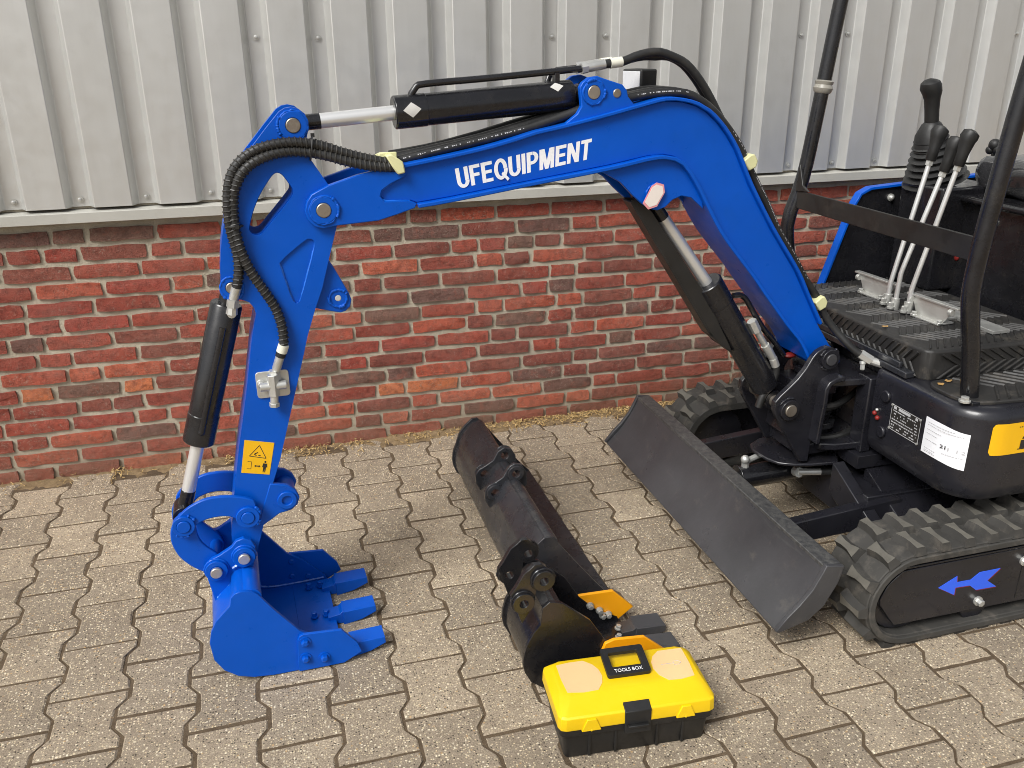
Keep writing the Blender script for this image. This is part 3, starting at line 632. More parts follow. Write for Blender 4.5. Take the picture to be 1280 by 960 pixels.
# ribbed cladding sheets with their screws
clad = bpy.data.objects.new('metal_cladding', None); col.objects.link(clad); clad.parent = bld; clad.empty_display_size = .1
PV = 0.2045; V0 = 0.040
mbs = MB(); mbs.cyl((0, 0, 0), (0, -0.0025, 0), 0.011, 14); mbs.tube([(0, -0.0025, 0), (0, -0.007, 0), (0, -0.008, 0)], [0.0062, 0.0062, 0.004], 6)
scr0 = None
for sh in range(-5, 7):
    k0 = sh*5; vx = lambda k: V0 + PV*k
    pts = []
    for k in range(k0, k0+5):
        c = vx(k); dy = 0.0012*(sh % 2)
        if k == k0: pts.append((c-0.022, 0.004+dy))
        pts += [(c+0.0235, 0.004+dy), (c+0.0265, 0.0015+dy), (c+0.0425, -0.0295+dy), (c+0.0455, -0.031+dy), (c+PV-0.0455, -0.031+dy), (c+PV-0.0425, -0.0295+dy), (c+PV-0.0265, 0.0015+dy), (c+PV-0.0235, 0.004+dy)]
    pts.append((vx(k0+5)+0.019, 0.004+dy))
    mb = MB(); n = len(pts); zs = [0.9735, 1.5, 2.2, 3.4]
    for z in zs: mb.v += [Vector((x, y, z)) for x, y in pts]
    mb.v += [Vector((x, y+0.0012, 0.9735)) for x, y in pts]
    mb.f = [(j*n+i, j*n+i+1, (j+1)*n+i+1, (j+1)*n+i) for j in range(len(zs)-1) for i in range(n-1)] + [(i, len(zs)*n+i, len(zs)*n+i+1, i+1) for i in range(n-1)]
    obj('cladding_sheet', mb, 'cladding_paint', clad, sharp=12)
    for k in range(k0, k0+5):
        for z in ([0.998] + ([1.491] if k % 5 in (0, 1) else []) + [2.2]):
            if scr0 is None: scr0 = obj('screw', mbs, 'zinc', clad, sharp=40, local=True); o = scr0
            else: o = bpy.data.objects.new('screw', scr0.data); col.objects.link(o); o.parent = clad
            o.location = Vector((vx(k)+random.uniform(-.004, .004), 0.003, z+random.uniform(-.003, .003))) - Vector(bld.location); o.rotation_euler[1] = random.uniform(0, 1)
mb = MB(); mb.box((-4.2, 0.012, 0.965), (7.2, 0.10, 3.4)); obj('inner_wall', mb, 'mortar', bld)
# ------------------------------------------------------------------ mini excavator
exc = empty('mini_excavator', (1.9, -1.07, 0), 'blue and black mini excavator with its blue bucket lowered onto the paving', 'excavator')
D2 = lambda k: [Vector(p) for p in D[k]]
def both(mb, poly, o0, o1, holes=()):
    mb.prism(poly, BP, o0, o1, holes); mb.prism(poly, BP, -o1, -o0, holes)
def pin(parent, s, z, o, r=0.017, h=0.012, mat='pin_steel', boss=None, bossmat='blue_paint', weld=True, name='pivot_pin'):
    if boss:
        mb = MB(); mb.ring(BP(s, z, o-0.012), BP(s, z, o+h*0.7), boss, r*1.02, 28)
        if weld:
            pts = [BP(s, z, o+0.001) + (BP(s+boss*1.02*math.cos(t), z+boss*1.02*math.sin(t), o+0.001)-BP(s, z, o+0.001))*random.uniform(.98, 1.05) for t in [2*math.pi*i/40 for i in range(40)]]
            mb.tube(pts, [0.0035*random.uniform(.7, 1.25) for _ in pts], 6, closed=True)
        for k in range(3):
            a0 = random.uniform(0, 6.28); arc = [BP(s+boss*1.1*math.cos(a0+.09*i), z+boss*1.1*math.sin(a0+.09*i), o+.002) for i in range(9)]; mb.tube(arc, [.0045*random.uniform(.6, 1.2) for _ in arc], 6)
        obj('pin_boss', mb, bossmat, parent, bevel=.0012)
    mb = MB(); mb.cyl(BP(s, z, -o-h), BP(s, z, o+h), r, 26); obj(name, mb, mat, parent, bevel=.002)

# boom: box section with projecting flanges
top = D2('boom_top'); foot = D2('boom_foot'); crease = D2('boom_crease'); front = D2('boom_front')
mb = MB(); web = [tuple(p) for p in top+foot+crease+front]
mb.prism(web, BP, -0.056, 0.056)
mb.strip([tuple(p) for p in smooth_path([(p.x, p.y) for p in top[:-1]], .02)], 0.009, BP, -0.069, 0.069)
cr2 = [(p.x, p.y) for p in smooth_path(crease, .02)]
mb.strip(cr2, 0.010, BP, -0.075, 0.075)
clev = [tuple(p) for p in D['boom_clevis']]
both(mb, clev, 0.050, 0.066)
both(mb, D['boom_bracket'], 0.044, 0.060)
gus = D['boom_gusset']; both(mb, gus, 0.045, 0.0585)
boom = obj('boom', mb, 'blue_paint', exc, bevel=.0022)
# weld beads along bracket and flange
mb = MB()
def bead(path, o, r=0.0028, step=.006):
    pts = [BP(p.x, p.y, o) for p in smooth_path(path, step)]
    mb.tube(pts, [r*random.uniform(.65, 1.3) for _ in pts], 6)
bead([D2('boom_front')[i] for i in range(5)], .0575); 
bead([top[3]+Vector((0, .003)), top[4]+Vector((0, .003)), top[5]+Vector((0, .003)), top[6]+Vector((0, .003))], .061)
objs('weld_bead', mb, 'weld', boom)
q = D['boom_text']; obj('lettering', letters_mb('UFEQUIPMENT', q, lambda x, y, k: BP(x, y, 0.0563+k)), 'white_vinyl', boom, label='white capital lettering UFEQUIPMENT')
pb = D['pins_boom']
pin(boom, *pb[0], 0.066, .0165, .006, boss=.030); pin(boom, *pb[1], .060, .016, .005, boss=.026); pin(boom, *pb[2], .060, .0105, .002)
pin(boom, *pb[3], .0585, .014, .004, boss=.022)
s0, z0 = pb[3]
pk_ = [(s0-.036, z0-.020), (s0-.014, z0+.022), (s0+.000, z0+.030), (s0+.020, z0+.024), (s0+.024, z0+.004), (s0+.004, z0-.030), (s0-.020, z0-.036)]
mb = MB(); mb.prism(pk_, BP, .0675, .0685); obj('sticker_edge', mb, 'print_pink', boom)
mb = MB(); mb.prism([(s0-.003+(x-s0+.003)*.84, z0-.002+(y-z0+.002)*.84) for x, y in pk_], BP, .0686, .0692); obj('protective_sticker', mb, 'peach_pale', boom, label='pale pink paper scrap stuck over the lower boom pin')

# arm (stick)
mb = MB(); out = [tuple(p) for p in D['stick_outline']]; hole = [tuple(p) for p in chaikin(D['stick_hole'], 1)]; tri = [tuple(p) for p in chaikin(D['stick_tri'], 1)]
mb.prism(out, BP, 0.036, 0.050, [hole, tri]); mb.prism(out, BP, -0.050, -0.036, [hole])
inner = [p for p in out if p[1] < 1.275 and not (p[1] > .92 and p[0] < -.082 and p[1] < .99)]
mb.prism(inner, BP, -0.0365, 0.0365, [hole])
mb.prism([tuple(p) for p in tri], BP, 0.036, 0.0445)
arm = obj('arm', mb, 'blue_paint', exc, bevel=.003)
mb = MB(); hp_ = hole+[hole[0], hole[1]]; ar_ = sum(hole[i][0]*hole[(i+1) % len(hole)][1]-hole[(i+1) % len(hole)][0]*hole[i][1] for i in range(len(hole))); mb.strip(hp_, .0015 if ar_ > 0 else -.0015, BP, -.046, .046); obj('cut_edge', mb, 'cut_edge', arm)
mb = MB(); both(mb, D['stick_backlug'], .022, .034); objs('thumb_bracket', mb, 'blue_paint', arm, bevel=.002)
mb = MB(); both(mb, D['stick_lowlug'], .0385, .0515); objs('lower_lug', mb, 'blue_paint', arm, bevel=.0025)
mb = MB(); bead([Vector(p) for p in D['stick_tri']][3:]+[Vector(D['stick_tri'][0])], .0455, .003); objs('weld_bead', mb, 'weld', arm)
ps = D['pins_stick']
pin(arm, *ps[0], .050, .016, .007, boss=.030); pin(arm, *ps[1], .050, .013, .004, boss=.024)
pin(arm, ps[2][0], ps[2][1], .034, .0075, .002, mat='sticker_grey', boss=.020)
mb = MB(); s, z = D['stick_lowpin'][0]; mb.ring(BP(s, z, -.056), BP(s, z, .057), .024, .0125, 26); obj('pin_boss', mb, 'blue_paint', arm, bevel=.0015)
mb = MB(); mb.cyl(BP(s, z, -.05), BP(s, z, .05), .0122, 18); obj('bushing', mb, 'black_gloss', arm)
# warning label on the arm
wl = [Vector(p) for p in D['warn_label']]
def wq(u, t): a = wl[0].lerp(wl[1], u); b = wl[3].lerp(wl[2], u); return a.lerp(b, t)
mb = MB(); mb.prism([tuple(p) for p in wl], BP, .0500, .0508); lab = obj('warning_label', mb, 'label_yellow', arm, label='yellow crush hazard label near the foot of the arm')
mb = MB()
def qline(pts, wd=.0011, o=.0509, qf=wq):
    for a, b in zip(pts, pts[1:]):
        A, B = qf(*a), qf(*b); d = (B-A).normalized(); n = Vector((-d.y, d.x))*wd; mb.quad(BP(*(A-n), o), BP(*(B-n), o), BP(*(B+n), o), BP(*(A+n), o))
def qpoly(pts, o=.0511, qf=wq): mb.add([BP(*qf(*p), o) for p in pts], [tuple(range(len(pts)))])
qline([(.22, .53), (.80, .50), (.52, .88), (.22, .53)], .0009); qline([(.40, .62), (.50, .66), (.38, .60), (.46, .56)], .0012); qline([(.52, .57), (.60, .57)], .0012)
qline([(.18, .36), (.32, .36), (.32, .14), (.18, .14)], .0006)
qline([(.44, .24), (.62, .24)], .0014); qpoly([(.42, .24), (.48, .28), (.48, .20)]); qpoly([(.64, .24), (.58, .28), (.58, .20)])
qpoly([(.72, .34), (.86, .34), (.88, .22), (.84, .22), (.83, .06), (.80, .06), (.79, .18), (.77, .06), (.74, .06), (.74, .22), (.70, .22)]); qpoly([(.79+.035*math.cos(t), .39+.035*math.sin(t)) for t in [i*math.pi/5 for i in range(10)]])
obj('pictogram', mb, 'print_black', arm)

# tipping links
mb = MB(); up = chaikin(D['link_upper'], 2); lo = chaikin(D['link_lower'], 2)
both(mb, up, .062, .074); lk = objs('tipping_link', mb, 'blue_paint', exc, bevel=.0025)[0]
mb = MB(); both(mb, lo, .0485, .0605); lk2 = objs('bucket_link', mb, 'blue_paint', exc, bevel=.0025)[0]
pl = D['pins_link']
pin(lk, *pl[0], .074, .016, .010, mat='blue_paint', boss=.026, weld=False); pin(lk, *pl[1], .074, .016, .010, mat='blue_paint', boss=.028, weld=False)


# ---------------- buckets: fn(s, z, o) maps the side profile, o across the bucket
def shell_path(side, top_i, lip_i):
    path = []; i = top_i
    while True:
        path.append(Vector(side[i]))
        if i == lip_i: break
        i = (i-1) % len(side)
    return smooth_path([(p.x, p.y) for p in path], .012)
def bucket_parts(root, name, side, o0, o1, top_i, lip_i, ears, ear_o, pins, fn, body, far_side=None, tube_r=.026, hole_mat=None):
    """side plates, rolled shell and top tube as one welded body; the mounting ears are parts"""
    mb = MB(); side = [(p[0], max(p[1], .003)) for p in side]
    mb.prism(side, fn, o0, o0+.010); mb.prism(side, fn, o1-.010, o1)
    sp = shell_path(side, top_i, lip_i); c = sum([Vector(p) for p in side], Vector((0, 0)))/len(side)
    sp = [p + (c-p).normalized()*.0075 for p in sp]
    mb.strip([tuple(p) for p in sp], .0065, fn, o0+.009, o1-.009)
    t = Vector(side[top_i]); n = (c-t).normalized(); q = Vector(side[(top_i-2) % len(side)])
    tc = (t*0.5+q*0.5) + (c-(t*0.5+q*0.5)).normalized()*tube_r*0.85
    mb.cyl(fn(tc.x, tc.y, o0+.009), fn(tc.x, tc.y, o1-.009), tube_r, 24)
    # thick lip plate
    a = Vector(side[lip_i]); b = Vector(side[(lip_i+1) % len(side)]); d = (b-a).normalized(); up = Vector((-d.y, d.x)); up = up if up.y > 0 else -up
    mb.prism([tuple(a), tuple(a+d*.10), tuple(a+d*.10+up*.013), tuple(a+up*.013)], fn, o0+.004, o1-.004)
    bk = obj(name, mb, body, root, bevel=.0009)
    mb = MB()
    for o in (o0+.011, o1-.011):
        pts = [fn(p.x, p.y, o) for p in [p + (c-p).normalized()*.004 for p in sp]]; mb.tube(pts, [.0026*random.uniform(.7, 1.25) for _ in pts], 6)
    if hole_mat: objs('weld_bead', mb, hole_mat, bk)
    for (ea, eb, outw) in ear_o:
        mb = MB(); mb.prism([tuple(p) for p in ears], fn, ea, eb, [circle(p[:2], p[2]*1.0, 16) for p in pins] if hole_mat is None else ())
        obj('ear', mb, body, bk, bevel=.002)
        for (s, z, r, bo) in pins:
            m2 = MB(); lo_, hi_ = (min(ea, eb), max(ea, eb))
            m2.ring(fn(s, z, lo_-(.012 if outw < 0 else -.001)), fn(s, z, hi_+(.012 if outw > 0 else -.001)), bo, r, 24)
            e = (hi_+.001) if outw > 0 else (lo_-.001)
            pts = [fn(s+bo*1.03*math.cos(t), z+bo*1.03*math.sin(t), e) for t in [2*math.pi*i/36 for i in range(36)]]
            m2.tube(pts, [.0034*random.uniform(.65, 1.3) for _ in pts], 6, closed=True)
            obj('pin_boss', m2, body, bk, bevel=.001)
    return bk
def tooth_parts(root, bk_fn, base, tip, th, cen, wd, body, up=.012):
    """adapter wedge plus a chisel tip; base and tip are (s, z) points on the tooth's centre line"""
    b = Vector(base); t = Vector(tip); d = (t-b).normalized(); n = Vector((-d.y, d.x)); L = (t-b).length
    prof = [b-d*.008-n*th*.35, b+d*L*.30-n*th*.62, t-d*L*.30-n*th*.42, t-n*th*.05, t+n*th*.40, t-d*L*.42+n*th*.62, b+d*L*.26+n*th*.62, b+d*L*.20+n*th*.42, b-d*.008+n*th*.36]
    mb = MB(); mb.prism([tuple(p) for p in prof], bk_fn, cen-wd/2, cen+wd/2)
    k = [b+d*L*.24-n*th*.70, t-d*L*.34-n*th*.56, t-n*th*.12, t+n*th*.46, b+d*L*.28+n*th*.66]
    mb.prism([tuple(p) for p in k], bk_fn, cen-wd*.62, cen+wd*.62)
    return obj('tooth', mb, body, root, bevel=.0007)

# ---------------- blue digging bucket on the arm
side = D['bk_side']; side = [(p[0], max(p[1], .003)) for p in side]
psk, plk = ps[3], pl[2]
ears = [(p[0], p[1]) for p in D['bk_ear']]
bkt = bucket_parts(exc, 'digging_bucket', side, -.19, .19, 5, 10, ears, [(.061, .075, 1), (-.061, -.075, -1)],
                   [(psk[0], psk[1], .0145, .027), (plk[0], plk[1], .0145, .027)], BP, 'blue_paint', hole_mat='weld')
mb = MB(); wl_ = [Vector(p) for p in ((-.150, .05), (-.10, .0235), (-.03, .0195), (.066, .0215))]; wl_ = [BP(p.x, p.y, -.179) for p in smooth_path([(-.15, .05), (-.10, .024), (-.03, .019), (.066, .021)], .006)]; mb.tube(wl_, [.0032*random.uniform(.6, 1.4) for _ in wl_], 6); obj('weld_bead', mb, 'weld', bkt)
for wk in ('bk_weld1', 'bk_weld2'):
    mb = MB(); bead(D2(wk), .0765, .0042, .005); obj('weld_bead', mb, 'weld', bkt)
bkt['label'] = 'blue digging bucket with three teeth resting on the paving'
for s, z in (psk, plk):
    mb = MB(); mb.cyl(BP(s, z, -.089), BP(s, z, .089), .0140, 22); obj('pivot_pin', mb, 'blue_paint', bkt)
    for g_ in (-1, 1):
        mb = MB(); mb.cyl(BP(s, z, g_*.0885), BP(s, z, g_*.098), .0143, 22); obj('pin_head', mb, 'pin_bright', bkt, bevel=.002)
for cen in (.150, .008, -.135): tooth_parts(bkt, BP, (.062, .016), (.183, .026), .030, cen, .043, 'blue_paint')
for sgn in (1, -1):
    mb = MB(); cut = [(p[0], max(p[1], .004)) for p in D['bk_cutter']]
    mb.prism(cut, BP, sgn*.190, sgn*.199); obj('side_cutter', mb, 'blue_paint', bkt, bevel=.001)
    mb = MB()
    for s, z in D['bk_bolts']:
        mb.cyl(BP(s, z, sgn*.199), BP(s, z, sgn*.2015), .0145, 18); mb.tube([BP(s, z, sgn*.2015), BP(s, z, sgn*.209), BP(s, z, sgn*.211)], [.0095, .0095, .006], 6)
        mb.tube([BP(s, z, sgn*.190), BP(s, z, sgn*.178), BP(s, z, sgn*.176)], [.009, .009, .006], 6)
    objs('bolt', mb, 'blue_paint', bkt, sharp=30)
mb = MB()
for o in (.150, .008, -.135):
    for s in (.018, .050):
        for do in (-.004, ): 
            zz = .030 - .22*(s-.018)*.0 ; c = BP(s, .0275, o+do); mb.hexbolt(c - Vector((0, 0, .008)), (0.06, 0, 1), .0075, .016)
objs('bolt', mb, 'blue_paint', bkt, sharp=30)

# ---------------- hydraulic cylinders
def cyl(name, fn_pts, r, rr, mat='black_gloss', eye_r=.026, label=None, gland=.06):
    a, b0, b1, e = fn_pts      # barrel pin, barrel start, barrel end (gland), rod pin
    d = (b1-b0).normalized(); mb = MB()
    mb.tube([b0, b0+d*.004, b1-d*.075, b1-d*.0745, b1-d*.003, b1], [r*.93, r, r, r*1.035, r*1.035, r*.96], 32)
    mb.cyl(a, b0+d*.01, r*.55, 16); ax = BP(0, 0, 1)-BP(0, 0, 0)
    mb.cyl(a-ax*.030, a+ax*.030, eye_r, 22)
    c = obj(name, mb, mat, exc, bevel=.0015, label=label)
    mb = MB(); mb.cyl(b1-d*.01, e-(e-b1).normalized()*(gland-.005), rr, 26); obj('piston_rod', mb, 'lever_steel', c)
    mb = MB(); mb.cyl(e-(e-b1).normalized()*gland, e-(e-b1).normalized()*.015, rr*1.06, 20); mb.cyl(e-ax*.032, e+ax*.032, eye_r, 22); obj('rod_eye', mb, 'black_gloss', c, bevel=.0015)
    return c
cs = [BP(s, z, 0) for s, z in D['cyl_stick']]
arm_cyl = cyl('arm_cylinder', (cs[5], cs[4], cs[3], cs[0]), .036, .0165)
cb = [BP(s, z, 0) for s, z in D['cyl_bucket']]
lowpin = BP(pl[0][0], pl[0][1], 0); hp = BP(ps[1][0], ps[1][1], 0)
db = (lowpin-hp).normalized()
bkt_cyl = cyl('bucket_cylinder', (hp, hp+db*.050, hp+db*.405, lowpin), .036, .0165)
mb = MB(); tpath = [hp+db*.10+BP(0, 0, .034)-BP(0, 0, 0), hp+db*.365+BP(0, 0, .034)-BP(0, 0, 0)]; mb.tube(tpath, .008, 12); mb.ball(tpath[1], .0085, 10); obj('oil_pipe', mb, 'black_gloss', bkt_cyl)
cm = [BP(s, z, 0) for s, z in D['cyl_boom']]
boom_cyl = cyl('boom_cylinder', (BP(*D['king_pins'][1]), cm[4], cm[3], BP(*pb[3])), .041, .017, eye_r=.03, gland=.095)
# steel pipe on the arm cylinder
mb = MB(); tp = smooth_path([BP(s, z, .004) for s, z in D['tube_stick']], .01); mb.tube(tp, .0078, 14)
s, z = .705, 1.3565; mb.box((-.006, -.010, 0), (.006, .010, .052), lambda x, y, k: BP(s+x, z+.0+k, .004+y)); 
mb.cyl(BP(.349, 1.352, .004), BP(.349, 1.366, .004), .0135, 16)
obj('oil_pipe', mb, 'black_gloss', arm_cyl, bevel=.0008)
mb = MB(); mb.tube([BP(.755, 1.4155, -.03), BP(.785, 1.4175, -.03), BP(.79, 1.418, -.03)], .008, 12); mb.tube([BP(.69, 1.372, -.03), BP(.70, 1.40, -.03), BP(.72, 1.413, -.03), BP(.76, 1.416, -.03)], .0078, 12); obj('oil_pipe', mb, 'black_gloss', arm_cyl)
def cyl_sticker(cylo, a, b, r, u, ang, w, h, mat, name='inspection_sticker', label=None):
    # small patch bent round a barrel, turned like a diamond
    d = (b-a).normalized(); side = (BP(0, 0, 1)-BP(0, 0, 0)); side = (side-d*side.dot(d)).normalized(); nn = d.cross(side); c = a.lerp(b, u); mb = MB()
    pts = []; N = 4
    def P(x, y): t = ang + y/r; return c + d*x + (side*math.cos(t) + nn*math.sin(t))*(r+.0006)
    for i in range(N+1):
        for j in range(N+1):
            p = (i/N-.5); q = (j/N-.5); pts.append(P((p+q)*w, (p-q)*h))
    mb.add(pts, [(i*(N+1)+j, (i+1)*(N+1)+j, (i+1)*(N+1)+j+1, i*(N+1)+j+1) for i in range(N) for j in range(N)]); obj(name, mb, mat, cylo, label=label)
sgn_t = 1
cyl_sticker(arm_cyl, cs[3], cs[4], .0374, .085, -0.15, .021, .017, 'sticker_grey', label='pale diamond sticker near the rod end of the arm cylinder')
cyl_sticker(arm_cyl, cs[3], cs[4], .0362, .895, -0.75, .017, .013, 'sticker_grey')

# ---------------- hoses
def hose(path, r, name='hydraulic_hose', mat='hose_rubber', step=.014, parent=None, n=12):
    mb = MB(); mb.tube(smooth_path(path, step), r, n); return obj(name, mb, mat, parent or exc)
def spiral_hose(path, r, pitch=.0110, wire=.0019):
    base = smooth_path(path, .006); h = hose(path, r*.95, step=.008)
    d = [0]; 
    for a, b in zip(base, base[1:]): d.append(d[-1]+(b-a).length)
    up = None; pts = []
    for i in range(len(base)-1):
        t = (base[i+1]-base[i]).normalized(); up = t.orthogonal().normalized() if up is None else (up-t*up.dot(t)).normalized(); sd = t.cross(up)
        m = max(2, int((d[i+1]-d[i])/pitch*9))
        for k in range(m):
            L = d[i]+(d[i+1]-d[i])*k/m; a = 2*math.pi*L/pitch; pts.append(base[i].lerp(base[i+1], k/m)+(up*math.cos(a)+sd*math.sin(a))*r)
    mb = MB(); mb.tube(pts, wire, 5); obj('spiral_guard', mb, 'spiral_guard', h); return h
ha = [BP(s, z, .062+.004*math.sin(i)) for i, (s, z) in enumerate(D['spiral_a'])]; hb = [BP(s, z, .058) for s, z in D['spiral_b']]
sa = spiral_hose(ha, .0110); sb = spiral_hose(hb, .0110)
mb = MB(); e = ha[-1]; pbk = [BP(s, z, .058) for s, z in D['port_block']]
mb.tube([e, e+(pbk[1]-e)*.25], .0125, 14); obj('ferrule_tape', mb, 'tape_white', sa)
mb = MB(); mb.tube([e+(pbk[1]-e)*.24, e+(pbk[1]-e)*.40], .0118, 14); obj('ferrule', mb, 'black_plastic', sa)
mb = MB(); mb.tube([e+(pbk[1]-e)*.40, e+(pbk[1]-e)*.78, pbk[1]], [.0105, .0105, .008], 16); mb.tube([pbk[1]+Vector((0, 0, .010)), pbk[1]-Vector((0, 0, .014))], .0135, 6); obj('fitting', mb, 'zinc', sa, sharp=30)
mb = MB(); s, z = D['port_block'][0]
c0_ = s-.004; mb.prism(rr_poly(c0_-.038, z-.032, c0_+.038, z+.034, .008), BP, .049, .0535)
mb.cyl(BP(c0_-.030, z+.002, .068), BP(c0_+.030, z+.002, .068), .0105, 14); mb.tube([BP(c0_, z-.022, .068), BP(c0_, z+.030, .068)], .0135, 6); mb.cyl(BP(c0_, z-.021, .068), BP(c0_-.002, z-.040, .068), .0095, 14); mb.tube([BP(c0_-.002, z-.040, .068), BP(c0_-.003, z-.050, .068)], .0125, 6)
mb.box((-.013, -.013, .053), (.013, .013, .069), lambda x, y, o: BP(c0_+x, z+.002+y, o))
for dx, dz in ((-.027, .006), (.027, -.002)): mb.hexbolt(BP(c0_+dx, z+dz, .0535), BP(0, 0, 1)-BP(0, 0, 0), .0075, .010)
obj('hose_port', mb, 'zinc', arm, bevel=.0008, sharp=30)
fb = [BP(s, z, .056) for s, z in D['fit_b']]
mb = MB(); mb.tube([hb[-1], fb[0], fb[1]], [.011, .011, .010], 14); mb.tube([fb[1], fb[1].lerp(fb[2], .5)], .014, 6); mb.tube([fb[1].lerp(fb[2], .5), fb[2]], [.011, .013], 8); mb.cyl(fb[2], fb[2]+BP(0, 0, -.03)-BP(0, 0, 0), .010, 10); obj('fitting', mb, 'zinc', sb, sharp=30)
# cable ties
for hh, i in ((ha, 4), (ha, 12)):
    p = hh[i]; d = (hh[i+1]-hh[i-1]).normalized(); mb = MB(); c = p.lerp(hb[min(i, len(hb)-1)], .5) if i < 10 else p
    u = Vector((0, 0, 1)); u = (u-d*u.dot(d)).normalized(); v = d.cross(u); rr = .026 if i < 10 else .017
    mb.tube([c+(u*math.cos(t)*rr+v*math.sin(t)*.017) for t in [2*math.pi*k/20 for k in range(20)]], .0022, 6, closed=True); mb.box((-.004, -.004, -.004), (.004, .004, .004), lambda x, y, z: c+u*(rr+.002)+Vector((x, y, z))); obj('cable_tie', mb, 'black_plastic', sa)
# hoses along the boom (three side by side), with clamps
bk_ = D['hose_back']
offs = (.036, .006, -.026)
for j, o in enumerate(offs):
    pth = [BP(s, z+.004+(.002*j if i < 6 else 0) + .0025*math.sin(i*1.7+j), o) for i, (s, z) in enumerate(bk_)]
    if j: pth = pth[:20]+[BP(1.515, .70, o), BP(1.53, .64, o)]
    if not j: pth = pth[:20]+[BP(1.50, .775, .040), Vector((1.545, -1.135, .708)), Vector((1.592, -1.178, .648)), Vector((1.628, -1.200, .622))]
    hh_ = hose(pth, .0115 if j else .0108)
    if not j:
        mb = MB(); mb.tube([Vector((1.612, -1.190, .634)), Vector((1.640, -1.206, .615))], .0145, 6); mb.tube([Vector((1.640, -1.206, .615)), Vector((1.668, -1.222, .606))], .0115, 12); mb.hexbolt(Vector((1.622, -1.196, .612)), (-.1, -.2, -1), .007, .026); objs('fitting', mb, 'zinc', hh_, sharp=30)
    if j == 0: near_hose = pth; near_obj = hh_
hs_ = D['hose_stick']
for j, o in enumerate((.004, -.030)):
    pth = [BP(s, z-(.002*i if j else 0)*(i < 6), o if j == 0 else o+min(1, i/7)*.014) for i, (s, z) in enumerate(hs_)]
    tail = [BP(s+.004, z+.004, (.004, -.018)[j]) for s, z in bk_[14:18]]+[BP(1.50, .70, (.004, -.018)[j]), BP(1.52, .62, 0)]
    h = hose(pth+tail, .0105)
    a = BP(hs_[0][0]-.012, hs_[0][1]-.001, o); b = BP(*hs_[1], o); c = BP(*hs_[2], o); mb = MB(); mb.tube([a, a.lerp(b, .25)], .0135, 6); mb.tube([a.lerp(b, .25), b], .0118, 16); obj('fitting', mb, 'zinc', h, sharp=30)
    mb = MB(); q0, q1 = b.lerp(c, .30 if j == 0 else .1), b.lerp(c, .95 if j == 0 else .7); mb.cyl(q0, q1, .0122, 16); obj('tape_band', mb, 'tape_white', h)
mb = MB(); sp_ = smooth_path(near_hose, .0045); rp = random.Random(11); oo = BP(0, 0, 1)-BP(0, 0, 0); run_ = 0
for i in range(len(sp_)-1):
    s_ = sp_[i].x
    on = (.32 < s_ < .62) or (.90 < s_ < 1.04) or (1.17 < s_ < 1.45)
    if not on or rp.random() < .38: continue
    d = (sp_[i+1]-sp_[i]).normalized(); up = d.cross(oo); up = -up if up.dot(Vector((.3, 0, 1))) < 0 else up
    nrm = (oo*.94+up*.34).normalized(); tg = d.cross(nrm).normalized(); c = sp_[i]+nrm*.0113; w_ = .0014*rp.uniform(.6, 1.2); l_ = .0019*rp.uniform(.6, 1)
    mb.quad(c-d*l_-tg*w_, c+d*l_-tg*w_, c+d*l_+tg*w_, c-d*l_+tg*w_)
obj('hose_print', mb, 'print_grey', near_obj)['kind'] = 'stuff'
mb = MB(); mb.prism(D['clamp_a'], BP, .050, .078); 
for a_, b_ in ((0, 1),): pass
mb.box((-.022, 0, -.05), (.020, .016, .06), lambda x, z, o: BP(.283+x+.03*(.06-o)*.0, 1.234+z-.02*(o < 0), o)); obj('hose_clamp', mb, 'clamp_yellow', exc, bevel=.003, label='yellow green hose clamp at the arm end of the boom')
for key, (s, z) in (('b', D['clamp_b'][0]), ('c', D['clamp_c'][0])):
    i = min(range(len(bk_)), key=lambda k: abs(bk_[k][0]-s)); d = (Vector(bk_[i+1])-Vector(bk_[i-1])).normalized(); n = Vector((-d.y, d.x)); p = Vector((s, z)); mb = MB()
    q = [p-d*.016-n*.016, p+d*.016-n*.016, p+d*.020+n*.006, p+d*.008+n*.018, p-d*.012+n*.018, p-d*.018+n*.008]
    mb.prism([tuple(x) for x in q], BP, -.04, .060); obj('hose_clamp', mb, 'clamp_yellow', exc, bevel=.003)
# boom cylinder pipe, hose and guard
mb = MB(); mb.tube(smooth_path([BP(s, z, .004) for s, z in D['boom_tube']], .01), .0082, 12); obj('oil_pipe', mb, 'black_gloss', boom_cyl)
bt = [BP(s, z, .02) for s, z in D['boom_hose']]
h = hose(bt[1:], .0115); mb = MB(); mb.tube([bt[0], bt[0].lerp(bt[1], .5), bt[1]], [.013, .013, .0115], 12); mb.tube([bt[1], bt[1].lerp(bt[2], .8)], .0125, 14); obj('fitting', mb, 'zinc', h, sharp=30)
mb = MB(); mb.tube([bt[0]+Vector((-.05, 0, .075)), bt[0]+Vector((-.035, 0, .05)), bt[0]], .0095, 12); mb.tube([bt[0]+Vector((-.052, 0, .078)), bt[0]+Vector((-.032, 0, .045))], .0145, 6); objs('fitting', mb, 'zinc', h, sharp=30)
gd = [Vector(p) for p in D['boom_guard']]
_a, _b = gd[0], gd[7]; _t = (_b-_a).normalized(); _n = Vector((-_t.y, _t.x)); _n = -_n if _n.x < 0 else _n
gd = [p-_n*max(0, (p-_a).dot(_n))*.06 for p in gd]
both(mb := MB(), [tuple(p) for p in gd], .020, .0240)
ga, gb = gd[0], gd[7]; gt = (gb-ga).normalized(); gn = Vector((-gt.y, gt.x)); gn = -gn if gn.x > 0 else gn
mb.prism([tuple(ga+gt*.004), tuple(gb), tuple(gb+gn*.005), tuple(ga+gt*.004+gn*.005)], BP, -.0239, .0239)
